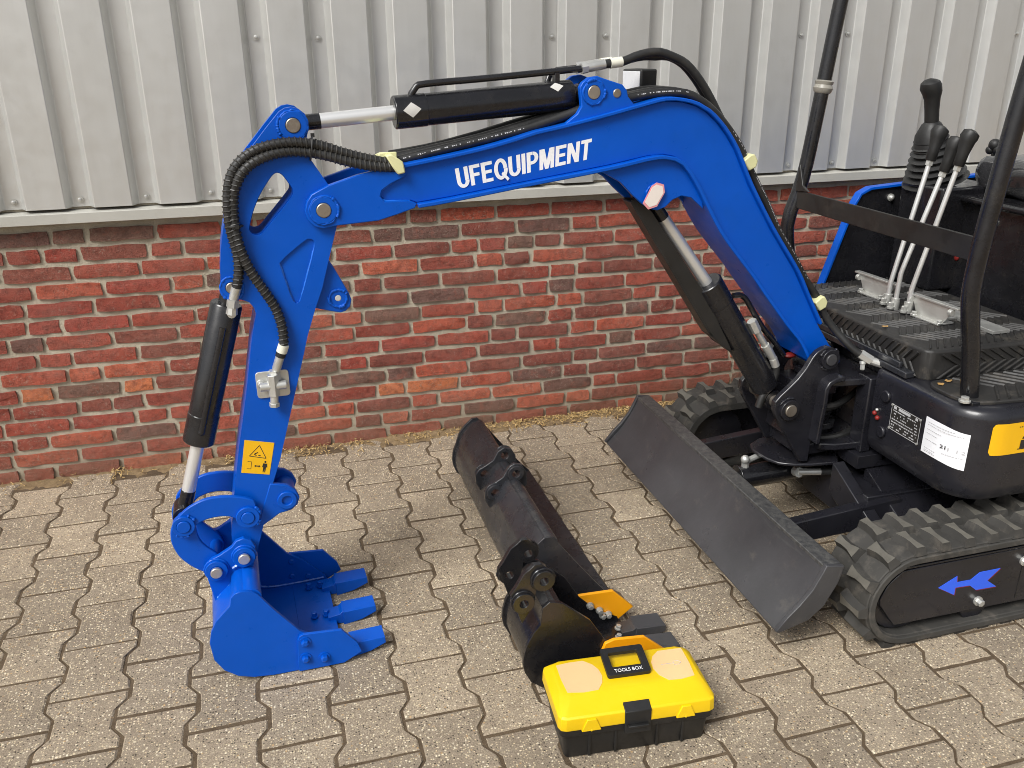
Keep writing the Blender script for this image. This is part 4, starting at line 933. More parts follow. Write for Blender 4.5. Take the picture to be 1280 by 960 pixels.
mb.prism([tuple(gb+gn*.003), tuple(gd[5]+gt*.002), tuple(gd[5]-gn*.0+gt*.006), tuple(gb+gn*.005+gt*.004)], BP, -.0238, .0238)
obj('cylinder_guard', mb, 'black_satin', boom_cyl, bevel=.002, label='long black sheet guard in front of the boom cylinder rod')

# ---------------- swing post
mb = MB(); kp = D['king_plate']; both(mb, kp, .078, .098)
mb.prism([(1.45, .36), (1.475, .34), (1.485, .50), (1.47, .50)], BP, -.08, .08)
mb.cyl(BP(1.575, .30, 0), BP(1.575, .585, 0), .040, 24); mb.box((1.47, -.078, .31), (1.575, .078, .345), lambda s, o, z: BP(s, z, o)); mb.box((1.47, -.078, .50), (1.575, .078, .53), lambda s, o, z: BP(s, z, o))
post = obj('swing_post', mb, 'black_body', exc, bevel=.003)
mb = MB(); mb.strip([tuple(p) for p in smooth_path(D['king_rail'], .02)], .014, BP, .092, .135); obj('hose_rail', mb, 'black_body', post, bevel=.003)
pk = D['king_pins']
pin(post, *pk[0], .098, .0175, .016, mat='dark_steel', boss=.029, bossmat='black_body', weld=False); pin(post, *pk[1], .098, .0185, .018, mat='pin_steel', boss=.031, bossmat='black_body', weld=False)
mb = MB(); mb.ball(BP(1.47, .60, -.02), .014, 10, (1.5, 1, .6)); obj('grease_cap', mb, 'print_red', post)
# ---------------- house brackets, house body
CY = -1.075
mb = MB()
for z0, z1, x0 in ((.536, .558, 1.505), (.330, .352, 1.51)):
    poly = [(x0+.02, -1.175), (x0+.06, -1.192), (1.70, -1.205), (1.70, -.95), (x0+.02, -.985), (x0, -1.03), (x0, -1.12)]
    mb.prism(poly, lambda x, y, z: Vector((x, y, z)), z0, z1)
mb.box((1.640, -1.218, .326), (1.675, -1.16, .562)); mb.box((1.655, -.99, .30), (1.675, -.93, .60)); mb.box((1.70, -1.24, .30), (1.72, -.91, .60))
brk = obj('swing_bracket', mb, 'black_body', exc, bevel=.004)
mb = MB()
for z0, z1, r in ((.500, .522, .052), (.372, .392, .056), (.415, .425, .045)): mb.cyl((1.575, -1.077, z0), (1.575, -1.077, z1), r, 28)
objs('swivel_washer', mb, 'used_black', brk, bevel=.002)
mb = MB(); mb.tube(smooth_path([(1.52, -1.13, .455), (1.58, -1.15, .46), (1.64, -1.13, .47), (1.70, -1.10, .48)]), .010, 10); mb.tube(smooth_path([(1.50, -1.10, .43), (1.60, -1.12, .44), (1.70, -1.08, .46)]), .010, 10); mb.tube(smooth_path([(1.50, -1.12, .345), (1.60, -1.145, .35), (1.70, -1.12, .36)]), .012, 10); objs('swing_hose', mb, 'hose_rubber', brk)
XF, YN, RC = 1.65, -1.602, .115
def house_path():
    pts = [(XF, -1.228)]; cx, cy = XF+RC, YN+RC
    pts.append((XF, cy))
    for i in range(1, 13): t = math.pi+ (math.pi/2)*i/12; pts.append((cx+RC*math.cos(t), cy+RC*math.sin(t)))
    pts.append((2.95, YN)); return pts
HP = house_path()
hl = [0.0]
for a, b in zip(HP, HP[1:]): hl.append(hl[-1]+math.hypot(b[0]-a[0], b[1]-a[1]))
def hat(u, off=0.0):
    for i in range(len(HP)-1):
        if u <= hl[i+1] or i == len(HP)-2:
            t = (u-hl[i])/(hl[i+1]-hl[i]); a, b = HP[i], HP[i+1]; dx, dy = (b[0]-a[0]), (b[1]-a[1]); L = math.hypot(dx, dy)
            return Vector((a[0]+dx*t+off*dy/L, a[1]+dy*t-off*dx/L, 0))
mb = MB(); n = len(HP)
rows = [(.340, .055), (.345, .018), (.37, .002), (.40, 0), (.575, 0), (.592, .004), (.602, .016), (.604, .05)]
inn = [hat(u) for u in hl]
for z, ins in rows:
    for u in hl: p = hat(min(u, hl[-1]-.001), -ins); mb.v.append(Vector((p.x, p.y, z)))
for j in range(len(rows)-1):
    for i in range(n-1): mb.f.append((j*n+i, j*n+i+1, (j+1)*n+i+1, (j+1)*n+i))
b0 = len(mb.v)
for z in (.345, .600): mb.v += [Vector((XF+.03, -1.228, z)), Vector((2.95, -1.228, z))]
o_top = (len(rows)-1)*n
mb.f.append(tuple([o_top+i for i in range(n)] + [b0+3, b0+2])); mb.f.append(tuple([i for i in range(n)] + [b0+1, b0+0]))
mb.f.append((b0, b0+2) + tuple(j*n for j in range(len(rows)-1, -1, -1)))
nm = len(mb.v); fm = list(mb.f)
vm = [Vector((p.x, 2*CY-p.y, p.z)) for p in mb.v]; mb.add(vm, [tuple(reversed(f)) for f in fm])
mb.box((1.72, -1.25, .33), (2.95, -.90, .598)); mb.cyl((2.0, CY, .27), (2.0, CY, .345), .20, 40); mb.box((1.62, -1.24, .285), (2.6, -.91, .325))
house = obj('house_body', mb, 'black_body', exc, bevel=.003, sharp=40)
def hquad(u0, u1, z0, z1, off, name, mat, parent, label=None, seg=6, skew=0.0, N=1):
    mb = MB()
    for j in range(2):
        for i in range(seg+1):
            u = u0+(u1-u0)*i/seg; p = hat(u, off); mb.v.append(Vector((p.x, p.y, (z0 if j == 0 else z1)+skew*i/seg)))
    mb.f = [(i, i+1, seg+1+i+1, seg+1+i) for i in range(seg)]; return obj(name, mb, mat, parent, label=label)
def htext(txt, u0, u1, z0, z1, off, mat, parent, bold=0.0):
    fn = lambda u, z: (lambda p: Vector((p.x, p.y, z)))(hat(u, off)); return obj('lettering', text_mb(txt, [(u0, z0), (u1, z0), (u1, z1), (u0, z1)], fn, bold=bold), mat, parent)
U = lambda y: -1.228-y
npu0, npu1 = U(-1.309), U(-1.431)
hquad(npu0, npu1, .4455, .524, .0012, 'nameplate', 'print_black', house, 'black nameplate with white print and four rivets')
rnd = random.Random(3); mb = MB()
def hbar(mb, u0, u1, z0, z1, off):
    a, b = hat(u0, off), hat(u1, off); mb.quad(Vector((a.x, a.y, z0)), Vector((b.x, b.y, z0)), Vector((b.x, b.y, z1)), Vector((a.x, a.y, z1)))
for (a, b, c, d) in ((0, 1, 0, .025), (0, 1, .975, 1), (0, .012, 0, 1), (.988, 1, 0, 1)): hbar(mb, npu0+(npu1-npu0)*(.015+.97*a), npu0+(npu1-npu0)*(.015+.97*b), .4455+.0785*(.02+.96*c), .4455+.0785*(.02+.96*d), .0016)
for r_ in range(7):
    z = .453+.0085*r_; u = npu0+.008
    while u < npu1-.012:
        L = rnd.uniform(.002, .009)
        if rnd.random() < .72: hbar(mb, u, min(u+L, npu1-.010), z, z+.0035, .0016)
        u += L+rnd.uniform(.0015, .003)
for (a, b) in ((.010, .022), (.030, .078), (.098, .108)): hbar(mb, npu0+a, npu0+b, .511, .519, .0016)
obj('plate_print', mb, 'print_grey', house)
mb = MB()
for u in (npu0+.004, npu1-.004):
    for z in (.4495, .520): p = hat(u, .001); mb.cyl((p.x, p.y, z), (p.x-.003, p.y, z), .0035, 10)
objs('rivet', mb, 'zinc', house, gap=.001)
# delivery paper
pu0, pu1 = U(-1.445), U(-1.445)+.131
mb = MB(); seg = 10
for j in range(2):
    for i in range(seg+1):
        p = hat(pu0+(pu1-pu0)*i/seg, .0016+.003*math.sin(i*.9)*.4); mb.v.append(Vector((p.x, p.y, (.4385 if j == 0 else .5405)-.0005*i+(.002*math.sin(i*.5)))))
mb.f = [(i, i+1, seg+2+i, seg+1+i) for i in range(seg)]; obj('paper_sheet', mb, 'white_paper', house, label='white printed delivery sheet taped to the curved front corner')
htext('21', pu0+.062, pu0+.078, .476, .486, .0034, 'print_black', house, .02); htext('1 12', pu0+.084, pu0+.128, .475, .485, .0036, 'print_grey', house)
mb = MB()
for z, a, b in ((.528, .012, .10), (.521, .012, .118), (.508, .012, .062), (.497, .012, .05), (.479, .012, .052), (.455, .012, .05), (.449, .012, .045), (.4455, .012, .05), (.462, .07, .125)):
    u = pu0+a
    while u < pu0+b: L = rnd.uniform(.002, .007); hbar(mb, u, min(u+L, pu0+b), z, z+.0016, .0036); u += L+.0018
obj('paper_print', mb, 'print_grey', house)
# yellow refuel label
yu0 = hl[1]+.135; yu1 = yu0+.155
mb = MB(); seg = 12
cr_ = .010
poly = []
for (cx, cz, t0) in ((yu1-cr_, .570-cr_, 0), (yu0+cr_, .570-cr_, 90), (yu0+cr_, .482+cr_, 180), (yu1-cr_, .482+cr_, 270)):
    for q in range(5): t = R(t0+90*q/4); poly.append((cx+cr_*math.cos(t), cz+cr_*math.sin(t)))
NS = 30
for i in range(NS+1):
    u = yu0+(yu1-yu0)*i/NS; dx = min(u-yu0, yu1-u); ins = cr_-math.sqrt(max(0, cr_*cr_-(cr_-dx)**2)) if dx < cr_ else 0.0; p = hat(u, .0012)
    mb.v += [Vector((p.x, p.y, .482+ins)), Vector((p.x, p.y, .570-ins))]
mb.f = [(2*i, 2*i+2, 2*i+3, 2*i+1) for i in range(NS)]; obj('fuel_label', mb, 'label_yellow', house, label='yellow fuel can label on the near side of the house')
mb = MB()
def hpoly(mb, pts, off): mb.add([(lambda p: Vector((p.x, p.y, z)))(hat(u, off)) for u, z in pts], [tuple(range(len(pts)))])
ux = yu0+.088; hpoly(mb, [(ux, .496), (ux+.022, .496), (ux+.022, .519), (ux, .519)], .002); hpoly(mb, [(ux+.003, .522), (ux+.019, .522), (ux+.016, .530), (ux+.006, .530)], .002); hpoly(mb, [(ux-.006, .493), (ux+.026, .493), (ux+.026, .4955), (ux-.006, .4955)], .002)
for z, a, b in ((.556, .075, .14), (.549, .09, .14)):
    u = yu0+a
    while u < yu0+b: hbar(mb, u, u+.004, z, z+.0025, .002); u += .0062
obj('pictogram', mb, 'print_black', house)
for y, z in ((-1.285, .534), (-1.286, .425)):
    mb = MB(); mb.cyl((XF, y, z), (XF-.010, y, z), .017, 22); obj('bolt_cap', mb, 'black_body', house, bevel=.003)
for y, z, mt in ((-1.248, .468, 'print_red'), (-1.262, .458, 'print_red'), (-1.256, .481, 'zinc')):
    mb = MB(); mb.ball((XF-.004, y, z), .007 if mt == 'print_red' else .005, 10); obj('indicator', mb, mt, house)
mb = MB(); mb.cyl((XF-.0005, -1.250, .466), (XF+.002, -1.250, .466), .012, 16); obj('socket', mb, 'print_black', house)

# ---------------- floor mats with chevron ribs
SLOPE = .85
def chevron(mb, fn, u0, u1, v0, v1, pitch, amp, w, h):
    """zigzag ribs on a patch fn(u, v, height)"""
    nv = max(2, int((v1-v0)/amp)); u = u0
    while u < u1:
        for k in range(nv):
            a0 = v0+(v1-v0)*k/nv; a1 = v0+(v1-v0)*(k+1)/nv
            ua, ub = (u, u+amp*SLOPE) if k % 2 == 0 else (u+amp*SLOPE, u)
            if max(ua, ub)+w > u1: continue
            pts = [fn(ua, a0, 0), fn(ua+w, a0, 0), fn(ub+w, a1, 0), fn(ub, a1, 0), fn(ua+w*.25, a0, h), fn(ua+w*.75, a0, h), fn(ub+w*.75, a1, h), fn(ub+w*.25, a1, h)]
            mb.add(pts, [(4, 5, 6, 7), (0, 1, 5, 4), (2, 3, 7, 6), (1, 2, 6, 5), (3, 0, 4, 7)])
        u += pitch
FX, FZ = 1.685, .690
mb = MB(); mb.prism(chaikin([(FX, -.66), (FX, -1.34), (FX+.03, -1.372), (2.16, -1.372), (2.16, -.66)], 1), lambda x, y, z: Vector((x, y, z)), .60, FZ)
mat_ = obj('floor_platform', mb, 'mat_rubber', exc, bevel=.008, seg=3)
mb = MB()
chevron(mb, lambda u, v, h: Vector((FX+.02+u, -1.35+v, FZ+h)), 0, .46, 0, .68, .024, .057, .0085, .0036)
chevron(mb, lambda u, v, h: Vector((FX-h, -1.34+u, .612+v)), 0, .66, 0, .068, .026, .034, .010, .0042)
chevron(mb, lambda u, v, h: Vector((FX+.04+u, -1.372-h, .612+v)), 0, .42, 0, .068, .032, .068, .012, .0045)
obj('mat_rib', mb, 'mat_rubber', mat_)['kind'] = 'stuff'
mb = MB(); pl2 = chaikin([(1.675, -1.40), (1.675, -1.50), (1.72, -1.565), (2.5, -1.565), (2.5, -1.376), (1.72, -1.376)], 2); mb.prism(pl2, lambda x, y, z: Vector((x, y, z)), .602, .613); low = obj('step_mat', mb, 'mat_rubber', exc, bevel=.003)
mb = MB(); chevron(mb, lambda u, v, h: Vector((1.76+u, -1.55+v, .613+h)), 0, .6, 0, .16, .034, .075, .012, .0040); obj('mat_rib', mb, 'mat_rubber', low)['kind'] = 'stuff'
# edge clip between platform and body
mb = MB(); mb.box((1.655, -1.335, .604), (1.686, -.72, .622)); mb.box((1.66, -1.30, .622), (1.672, -.80, .640)); obj('floor_frame', mb, 'used_black', exc, bevel=.003)

# ---------------- control levers and pedals
PVT = [(1.872, -.957), (1.862, -1.005), (1.872, -1.052)]
TOP = [(1.958, -.951, 1.165), (1.955, -1.020, 1.140), (1.952, -1.075, 1.165)]
for i, ((bx, by), tpt) in enumerate(zip(PVT, TOP)):
    b = Vector((bx, by, FZ+.015)); t = Vector(tpt); k = b + Vector((.004, 0, .10)) if i == 1 else b+Vector((.002, 0, .06))
    mb = MB(); mb.tube(smooth_path([b, b.lerp(k, .6), k, k.lerp(t, .5), t], .03), .0075, 14); lv = obj('control_lever', mb, 'lever_steel', exc)
    d = (t-k).normalized(); mb = MB(); e = t+d*.012; side = Vector((.3, -1, 0)).normalized()
    mb.tube([t-d*.032, t-d*.03, t+d*.005, t+d*.036, t+d*.050, t+d*.062+Vector((.004, 0, 0)), t+d*.068+Vector((.006, 0, 0))], [.014, .0155, .0165, .0215, .0255, .0235, .012], 18); obj('lever_knob', mb, 'black_plastic', lv)
    mb = MB(); mb.tube([t-d*.046, t-d*.030], .0115, 6); mb.cyl(b-Vector((0, 0, .012)), b+Vector((0, 0, .022)), .013, 16); mb.hexbolt(b+Vector((-.018, -.004, -.008)), (0, 0, 1), .008, .02); objs('lever_nut', mb, 'zinc', lv)
def plate_pedal(cx, cy, rot, L, label=None):
    m = Matrix.Translation((cx, cy, FZ)) @ Matrix.Rotation(R(rot), 4, 'Z'); f = lambda x, y, z: m @ Vector((x, y, z)); mb = MB()
    mb.box((-.012, -L/2, .058), (.008, L/2, .064), f)
    mb.add([f(-.004, -L/2+.015, .0585), f(-.004, L/2-.015, .0585), f(-.010, L/2-.05, .004), f(-.010, -L/2+.05, .004), f(-.001, -L/2+.015, .0585), f(-.001, L/2-.015, .0585), f(-.007, L/2-.05, .004), f(-.007, -L/2+.05, .004)], [(0, 1, 2, 3), (4, 7, 6, 5), (0, 3, 7, 4), (1, 5, 6, 2)])
    mb.box((-.03, -L/2+.045, .002), (.03, L/2-.045, .007), f)
    for s in (-1, 1): mb.cyl(f(-.012, s*(L/2-.016), .047), f(-.012, s*(L/2-.028), .047), .010, 12); mb.hexbolt(f(-.020, s*(L/2-.05), .007), (0, 0, 1), .008, .01)
    return obj('foot_pedal', mb, 'zinc', exc, bevel=.001, label=label)
plate_pedal(1.905, -.855, 4, .19); plate_pedal(1.895, -1.130, 4, .20)
mb = MB(); mb.box((1.93, -1.15, FZ+.002), (2.02, -1.04, FZ+.010)); mb.box((1.96, -1.30, FZ+.002), (2.02, -1.16, FZ+.012)); obj('pedal_base', mb, 'zinc', exc, bevel=.001)
# ---------------- joystick on the far console
mb = MB(); mb.box((2.10, -.86, .69), (2.32, -.66, 1.03)); con = obj('console', mb, 'black_gloss', exc, bevel=.01, seg=3)
jc = Vector((2.165, -.72, 1.03)); jt = Vector((2.105, -.727, 1.345))
rings = []; rad = []
for i in range(15):
    t = i/14; p = jc.lerp(jt, t*.42+.02); rings.append(p+Vector((.02*(1-t), 0, 0))); rad.append((.105-.050*t)*(1.0 if i % 2 == 0 else .82))
mb = MB(); mb.tube(rings, rad, 20); joy = obj('joystick', mb, 'black_plastic', exc)
d = (jt-jc).normalized(); g0 = jc.lerp(jt, .42); mb = MB()
mb.tube([g0-d*.03, g0+d*.02, g0+d*.055, g0+d*.062, jt-d*.085, jt-d*.052, jt-d*.032, jt-d*.014+Vector((-.006, 0, 0)), jt+Vector((-.008, 0, 0)), jt+d*.008+Vector((-.008, 0, 0)), jt+d*.012+Vector((-.008, 0, 0))], [.056, .050, .030, .022, .0225, .025, .030, .033, .029, .018, .004], 20); obj('grip', mb, 'black_plastic', joy)
mb = MB(); mb.cyl((2.12, -.75, 1.03), (2.20, -.72, 1.05), .03, 12); obj('boot_base', mb, 'black_plastic', joy)

# ---------------- canopy posts and crossbar
def cpost(y, far):
    x = D['post_near']; 
    pts = [(1.722, y, .60), (1.700, y, .72), (1.672, y, .84), (1.662, y, .90), (1.664, y, .98), (1.672, y, 1.08), (1.700, y, 1.34), (1.738, y, 1.62), (1.80, y, 2.05)]
    if far: pts = [(1.735, y, .60), (1.71, y, .74), (1.688, y, .85), (1.682, y, .895), (1.690, y, .945), (1.708, y, 1.00), (1.728, y, 1.09), (1.752, y, 1.29), (1.782, y, 1.56), (1.84, y, 2.05)]
    mb = MB(); mb.tube(smooth_path(pts, .03), .0225, 22); mb.box((1.69, y-.045, .598), (1.775, y+.045, .612)); return obj('canopy_post', mb, 'black_gloss', exc, bevel=.002)
pn = cpost(-1.50, False); pf = cpost(-.65, True)
mb = MB(); mb.add([(1.694, -.668, .958), (1.694, -1.482, .958), (1.694, -1.482, 1.020), (1.694, -.668, 1.016), (1.700, -.668, .958), (1.700, -1.482, .958), (1.700, -1.482, 1.020), (1.700, -.668, 1.016)], [(0, 1, 2, 3), (4, 7, 6, 5), (0, 4, 5, 1), (2, 6, 7, 3), (0, 3, 7, 4), (1, 5, 6, 2)])
mb.add([(1.690, -.662, 1.012), (1.690, -.735, 1.020), (1.690, -.70, 1.035), (1.690, -.672, 1.10), (1.698, -.662, 1.012), (1.698, -.735, 1.020), (1.698, -.70, 1.035), (1.698, -.672, 1.10)], [(0, 1, 2, 3), (4, 7, 6, 5), (0, 4, 5, 1), (1, 5, 6, 2), (2, 6, 7, 3), (3, 7, 4, 0)])
obj('crossbar', mb, 'black_satin', exc, bevel=.002)
mb = MB(); c = Vector((1.7585, -.65, 1.335)); dd_ = Vector((.11, 0, 1)).normalized()
mb.tube([c-dd_*.020, c-dd_*.016, c-dd_*.004, c+dd_*.006, c+dd_*.016, c+dd_*.020], [.0235, .0275, .031, .0265, .030, .0235], 20); obj('tape_wrap', mb, 'wrap_tape', pf, label='bunched clear tape round the far canopy post')
for p_, z in ((-1.55, .618),):
    mb = MB(); mb.hexbolt((1.678, -1.53, .612), (0, 0, 1), .011, .014); obj('bolt', mb, 'zinc', pn)

# ---------------- far side panel, seat box and wrapped seat
mb = MB(); sp_ = [(1.86, .58), (1.872, .64), (1.968, .945), (1.985, .976), (2.02, .992), (2.75, 1.03), (2.75, .58)]
mb.prism(sp_, XZ(), -.610, -.600); pan = obj('side_panel', mb, 'black_gloss', exc, bevel=.001)
mb = MB(); mb.prism(sp_, XZ(), -.599, -.585); pts = [Vector((x, -.604, z)) for x, z in smooth_path([Vector(p) for p in sp_[:6]], .02)]
mb.strip([(p.x, p.z) for p in pts], .009, XZ(), -.618, -.585); obj('panel_shell', mb, 'blue_paint', pan, bevel=.002)
for x, z in ((2.105, .962), (2.24, .945)):
    mb = MB(); mb.cyl((x, -.611, z), (x, -.616, z), .013, 16); mb.ball((x, -.617, z), .010, 10); obj('bolt', mb, 'zinc', pan)
mb = MB(); mb.box((2.20, -1.50, .62), (2.72, -.62, .985)); mb.box((2.17, -1.52, .985), (2.75, -.63, 1.005)); sbx = obj('seat_box', mb, 'black_gloss', exc, bevel=.008, seg=3)
mb = MB(); mb.cyl((2.199, -.985, .935), (2.192, -.985, .935), .014, 16); mb.ball((2.191, -.985, .935), .011, 10); obj('bolt', mb, 'zinc', sbx)
mb = MB(); mb.ball((2.197, -.86, .80), .012, 10, (.6, 1, 1)); obj('indicator', mb, 'print_red', sbx)
def rbox(lo, hi, r, amp, seed):
    rnd = random.Random(seed); mb = MB(); lo = Vector(lo); hi = Vector(hi); n = 14; c = (lo+hi)/2; h = (hi-lo)/2
    for ax in range(3):
        for sg in (-1, 1):
            b = len(mb.v)
            for i in range(n+1):
                for j in range(n+1):
                    p = [0, 0, 0]; p[ax] = sg; p[(ax+1) % 3] = (2*i/n-1)*sg; p[(ax+2) % 3] = 2*j/n-1
                    q = Vector((p[0]*h.x, p[1]*h.y, p[2]*h.z)); inner = Vector([max(-h[k]+r, min(h[k]-r, q[k])) for k in range(3)]); dlt = q-inner
                    q = inner + (dlt.normalized()*r if dlt.length > 1e-9 else dlt); from mathutils import noise
                    q += (q.normalized())*amp*noise.noise((q+c)*16); mb.v.append(q+c)
            mb.f += [(b+i*(n+1)+j, b+(i+1)*(n+1)+j, b+(i+1)*(n+1)+j+1, b+i*(n+1)+j+1) for i in range(n) for j in range(n)]
    return mb
st = obj('seat', rbox((2.245, -1.36, 1.002), (2.70, -.80, 1.122), .05, .020, 4), 'seat_wrap', exc, sharp=180, label='black seat cushion wrapped in clear plastic film')
obj('backrest', rbox((2.60, -1.32, 1.06), (2.74, -.88, 1.48), .05, .014, 9), 'seat_wrap', st, sharp=180)
mb = MB(); mb.ball((2.40, -.722, 1.140), .020, 12); mb.ball((2.405, -.735, 1.125), .017, 10); mb.ball((2.395, -.712, 1.122), .015, 10); mb.tube([(2.41, -.722, 1.0), (2.40, -.722, 1.13)], .007, 10); obj('throttle_knob', mb, 'black_plastic', exc)
mb = MB(); mb.box((2.76, -1.56, .60), (3.06, -.60, 1.04)); obj('engine_cover', mb, 'blue_paint', exc, bevel=.03, seg=4)
# ---------------- work light behind the boom
WA = R(72); wc = Vector((.972, -.105)); wu = Vector((-math.sin(WA), math.cos(WA))); wv = Vector((math.cos(WA), math.sin(WA)))
def fnw(a, b, z): q = wc + wu*a + wv*b; return BP(q.x, z, q.y)
mb = MB(); mb.box((-.034, -.036, 1.336), (.022, .036, 1.410), fnw); mb.box((-.01, -.012, 1.28), (.01, .012, 1.34), fnw); wlo = obj('work_light', mb, 'black_plastic', exc, bevel=.005, seg=3)
mb = MB(); mb.prism([(-.031, 1.341), (.031, 1.341), (.031, 1.405), (-.031, 1.405)], lambda b, z, a: fnw(a, b, z), .0215, .0245); obj('lens', mb, 'lens_clear', wlo, bevel=.001)

# ---------------- dozer blade
mb = MB(); bf = [(1.122, .101), (1.148, .128), (1.180, .162), (1.210, .205), (1.232, .246), (1.240, .272)]; bb = [(1.256, .272), (1.262, .240), (1.240, .19), (1.21, .150), (1.165, .115), (1.130, .098)]
mb.prism(bf+bb, XZ(), -1.638, -.502)
bl = obj('dozer_blade', mb, 'blade_steel', exc, bevel=.003)
mb = MB(); mb.prism([(1.237, .2622), (1.287, .2600), (1.287, .2705), (1.237, .2738)], XZ(), -1.638, -.502); obj('top_edge', mb, 'worn_steel', bl, bevel=.002)
for y0, y1 in ((-1.652, -1.6385), (-.5015, -.488)):
    mb = MB(); mb.prism(D['blade_end'], XZ(), y0, y1); obj('end_plate', mb, 'blade_steel', bl, bevel=.002)
mb = MB()
for yy in (-1.335, -.79): mb.add([(1.24, yy-.018, .20), (1.24, yy+.018, .20), (1.70, yy+.018, .235), (1.70, yy-.018, .235), (1.24, yy-.018, .135), (1.24, yy+.018, .135), (1.70, yy+.018, .155), (1.70, yy-.018, .155)], [(0, 3, 2, 1), (4, 5, 6, 7), (0, 1, 5, 4), (1, 2, 6, 5), (2, 3, 7, 6), (3, 0, 4, 7)])
objs('push_arm', mb, 'black_body', bl, bevel=.003)
mb = MB(); mb.cyl((1.33, -1.07, .215), (1.60, -1.07, .225), .036, 26); mb.cyl((1.25, -1.07, .213), (1.34, -1.07, .215), .018, 18); mb.tube([(1.325, -1.07, .215), (1.33, -1.07, .215)], .040, 26); mb.cyl((1.275, -1.10, .213), (1.275, -1.04, .213), .030, 20); obj('blade_cylinder', mb, 'black_gloss', bl, bevel=.002)
mb = MB(); mb.cyl((1.35, -1.07, .245), (1.35, -1.07, .275), .012, 8); mb.ball((1.345, -1.075, .278), .014, 10); mb.tube([(1.35, -1.07, .268), (1.42, -1.05, .275), (1.46, -1.04, .27)], .009, 10); mb.cyl((1.50, -1.115, .235), (1.50, -1.135, .24), .016, 10); mb.tube([(1.50, -1.13, .24), (1.57, -1.15, .24)], .011, 12); objs('fitting', mb, 'zinc', bl)
mb = MB(); mb.tube(smooth_path([(1.565, -1.148, .24), (1.64, -1.17, .235), (1.72, -1.19, .20), (1.78, -1.20, .15)], .015), .012, 12); obj('blade_hose', mb, 'hose_rubber', bl)

# ---------------- undercarriage
mb = MB(); mb.box((1.60, -1.33, .12), (2.45, -.82, .24)); mb.cyl((2.0, CY, .23), (2.0, CY, .30), .24, 40)
mb.prism(chaikin([(1.38, -1.02), (1.40, -1.14), (1.47, -1.18), (1.62, -1.20), (1.62, -.95), (1.46, -.97)], 1), lambda x, y, z: Vector((x, y, z)), .283, .293)
for sg in (1, -1):
    f = lambda x, y, z: Vector((x, CY+sg*y, z))
    for x0 in (1.66, 2.2):
        mb.add([f(x0, -.15, .282), f(x0+.30, -.15, .282), f(x0+.30, -.42, .15), f(x0, -.42, .15), f(x0, -.15, .14), f(x0+.30, -.15, .14), f(x0+.30, -.42, .06), f(x0, -.42, .06)], [(0, 1, 2, 3), (4, 7, 6, 5), (0, 3, 7, 4), (1, 5, 6, 2), (2, 6, 7, 3), (0, 4, 5, 1)])
    mb.add([f(1.56, -.13, .30), f(1.60, -.13, .30), f(1.62, -.40, .14), f(1.58, -.40, .14), f(1.56, -.13, .20), f(1.60, -.13, .20), f(1.62, -.40, .06), f(1.58, -.40, .06)], [(0, 1, 2, 3), (4, 7, 6, 5), (0, 3, 7, 4), (1, 5, 6, 2), (2, 6, 7, 3), (0, 4, 5, 1)])
uc = obj('undercarriage', mb, 'black_body', exc, bevel=.003)

